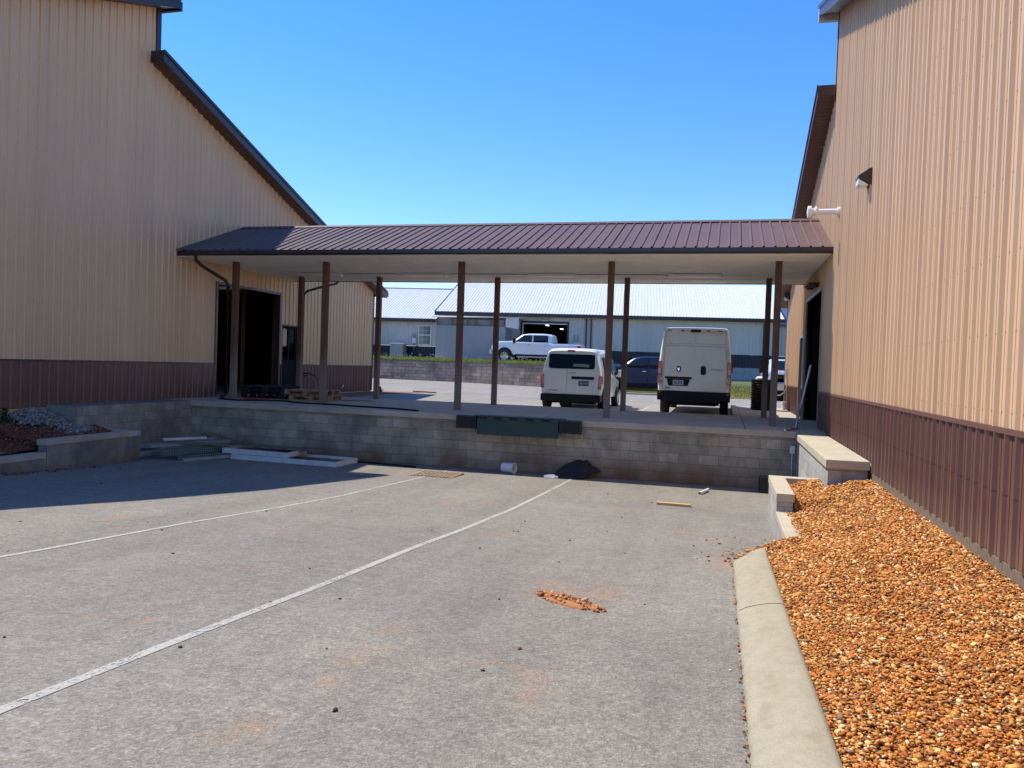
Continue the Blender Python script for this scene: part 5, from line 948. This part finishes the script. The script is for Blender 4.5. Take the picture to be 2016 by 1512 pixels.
for x in (.5,1.6,2.7,3.3,4.4,5.38): mb.box(x-.05,-2.5,3.83,x+.05,-2.4,4.3)
mb.build('frame', OLDW, SH); MB().box(.5,-2.3,3.5,5.4,-2.25,4.3).build('inner_panel', GREYP, SH)
mb = MB(); mb.add([(.2,-2.75,4.36),(6.5,-2.75,4.44),(6.5,.2,4.62),(.2,.2,4.62),(.2,-2.75,4.41),(6.5,-2.75,4.49),(6.5,.2,4.67),(.2,.2,4.67)], [(3,2,1,0),(4,5,6,7),(0,1,5,4),(1,2,6,5),(2,3,7,6),(3,0,4,7)]); mb.build('roof', WROOF, SH)
mb = MB(); mb.prism([(5.5,3.80),(6.42,3.66),(6.42,4.43),(5.5,4.40)], lambda a,b: (a,-2.72,b), lambda a,b: (a,-2.68,b)); mb.build('side_flap', GRYS, SH)
MB().box(5.5,-1.9,1.2,6.1,-1.82,2.75).build('shed_door', GRYS, SH)
M3 = frame('barn', 'blue grey gabled building corner beyond the right end of the long building', 'building')
mb = MB(); ribbed(mb, (24.45,3.2,0), (1,0,0), Z3, (0,-1,0), 0, 6.6, con(2.45), con(4.78)); mb.build('wall', GRYS, M3, fixn=False); MB().box(24.45,3.2,-.5,31,3.3,2.44).build('wainscot', NVY, M3)
MB().add([(24.9,2.9,4.75),(31.2,2.9,4.75),(31.2,9,7.2),(24.9,9,7.2),(24.9,2.9,4.65),(31.2,2.9,4.65),(31.2,9,7.1),(24.9,9,7.1)], [(0,1,2,3),(4,7,6,5),(0,4,5,1),(0,3,7,4)]).build('roof', pm('blue_roof', (.06,.12,.22), .4), M3)
# trees far behind
BARK = pm('bark', (.09,.07,.05), .9, var=.3, sc=8, bump=.5)
def tree(label, x, y, z0, h, cw):
    t = thing('tree', label, 'tree', (x,y,z0), 0, 'trees behind the white roofs'); mb = MB(); mb.tube([(0,0,0),(.1,0,h*.4),(0,.1,h*.8)], .16, 8)
    for k in range(7): a = k*.9; mb.tube([(0,0,h*(.35+.06*k)),(math.cos(a)*cw*.5,math.sin(a)*cw*.5,h*(.55+.06*k))], .06, 6)
    mb.build('trunk', BARK, t); mb = MB()
    for _ in range(55):
        a = random.uniform(0,6.28); r = cw*random.random()**.5; zz = h*(.45+.55*random.random()*(1-.5*r/cw)); c = (math.cos(a)*r,math.sin(a)*r,zz)
        for _ in range(34):
            p = Vector(c)+Vector((random.gauss(0,.3),random.gauss(0,.3),random.gauss(0,.25))); u = Vector((random.gauss(0,1),random.gauss(0,1),random.gauss(0,1))).normalized(); v = u.orthogonal().normalized(); k = random.uniform(.05,.11)
            mb.add([p-u*k,p+v*k*.6,p+u*k,p-v*k*.6], [(0,1,2,3)])
    mb.build('crown', LEAF, t, fixn=False)
tree('tree top showing above the white roof at the left warehouse corner', -31.3, 70, 1.5, 9.4, 2.2); tree('tree top peeking over the white roof between the left canopy posts', -25.7, 70, 1.5, 8.9, 2.0)
TK = thing('box_truck', 'dark green truck far left, seen only through the glazed door', 'truck', (-20.3, 33.2, 1.3), R(0)); MB().box(-.9,0,.6,1.6,2.2,2.5).build('box', GRN, TK, bevel=.05); MB().box(-.85,-1.4,.5,1.5,-.02,1.6).build('cab', GRN, TK, bevel=.12)
MB().bar((-.6,-.05,2.4),(.6,-.05,1.5),.06,.05).build('side_bar', WHITE, TK)
for x in (-.8,1.5):
    for y in (-.7,1.5): wheel(TK, x, y, .42, .25, 1 if x > 0 else -1, RIMS)
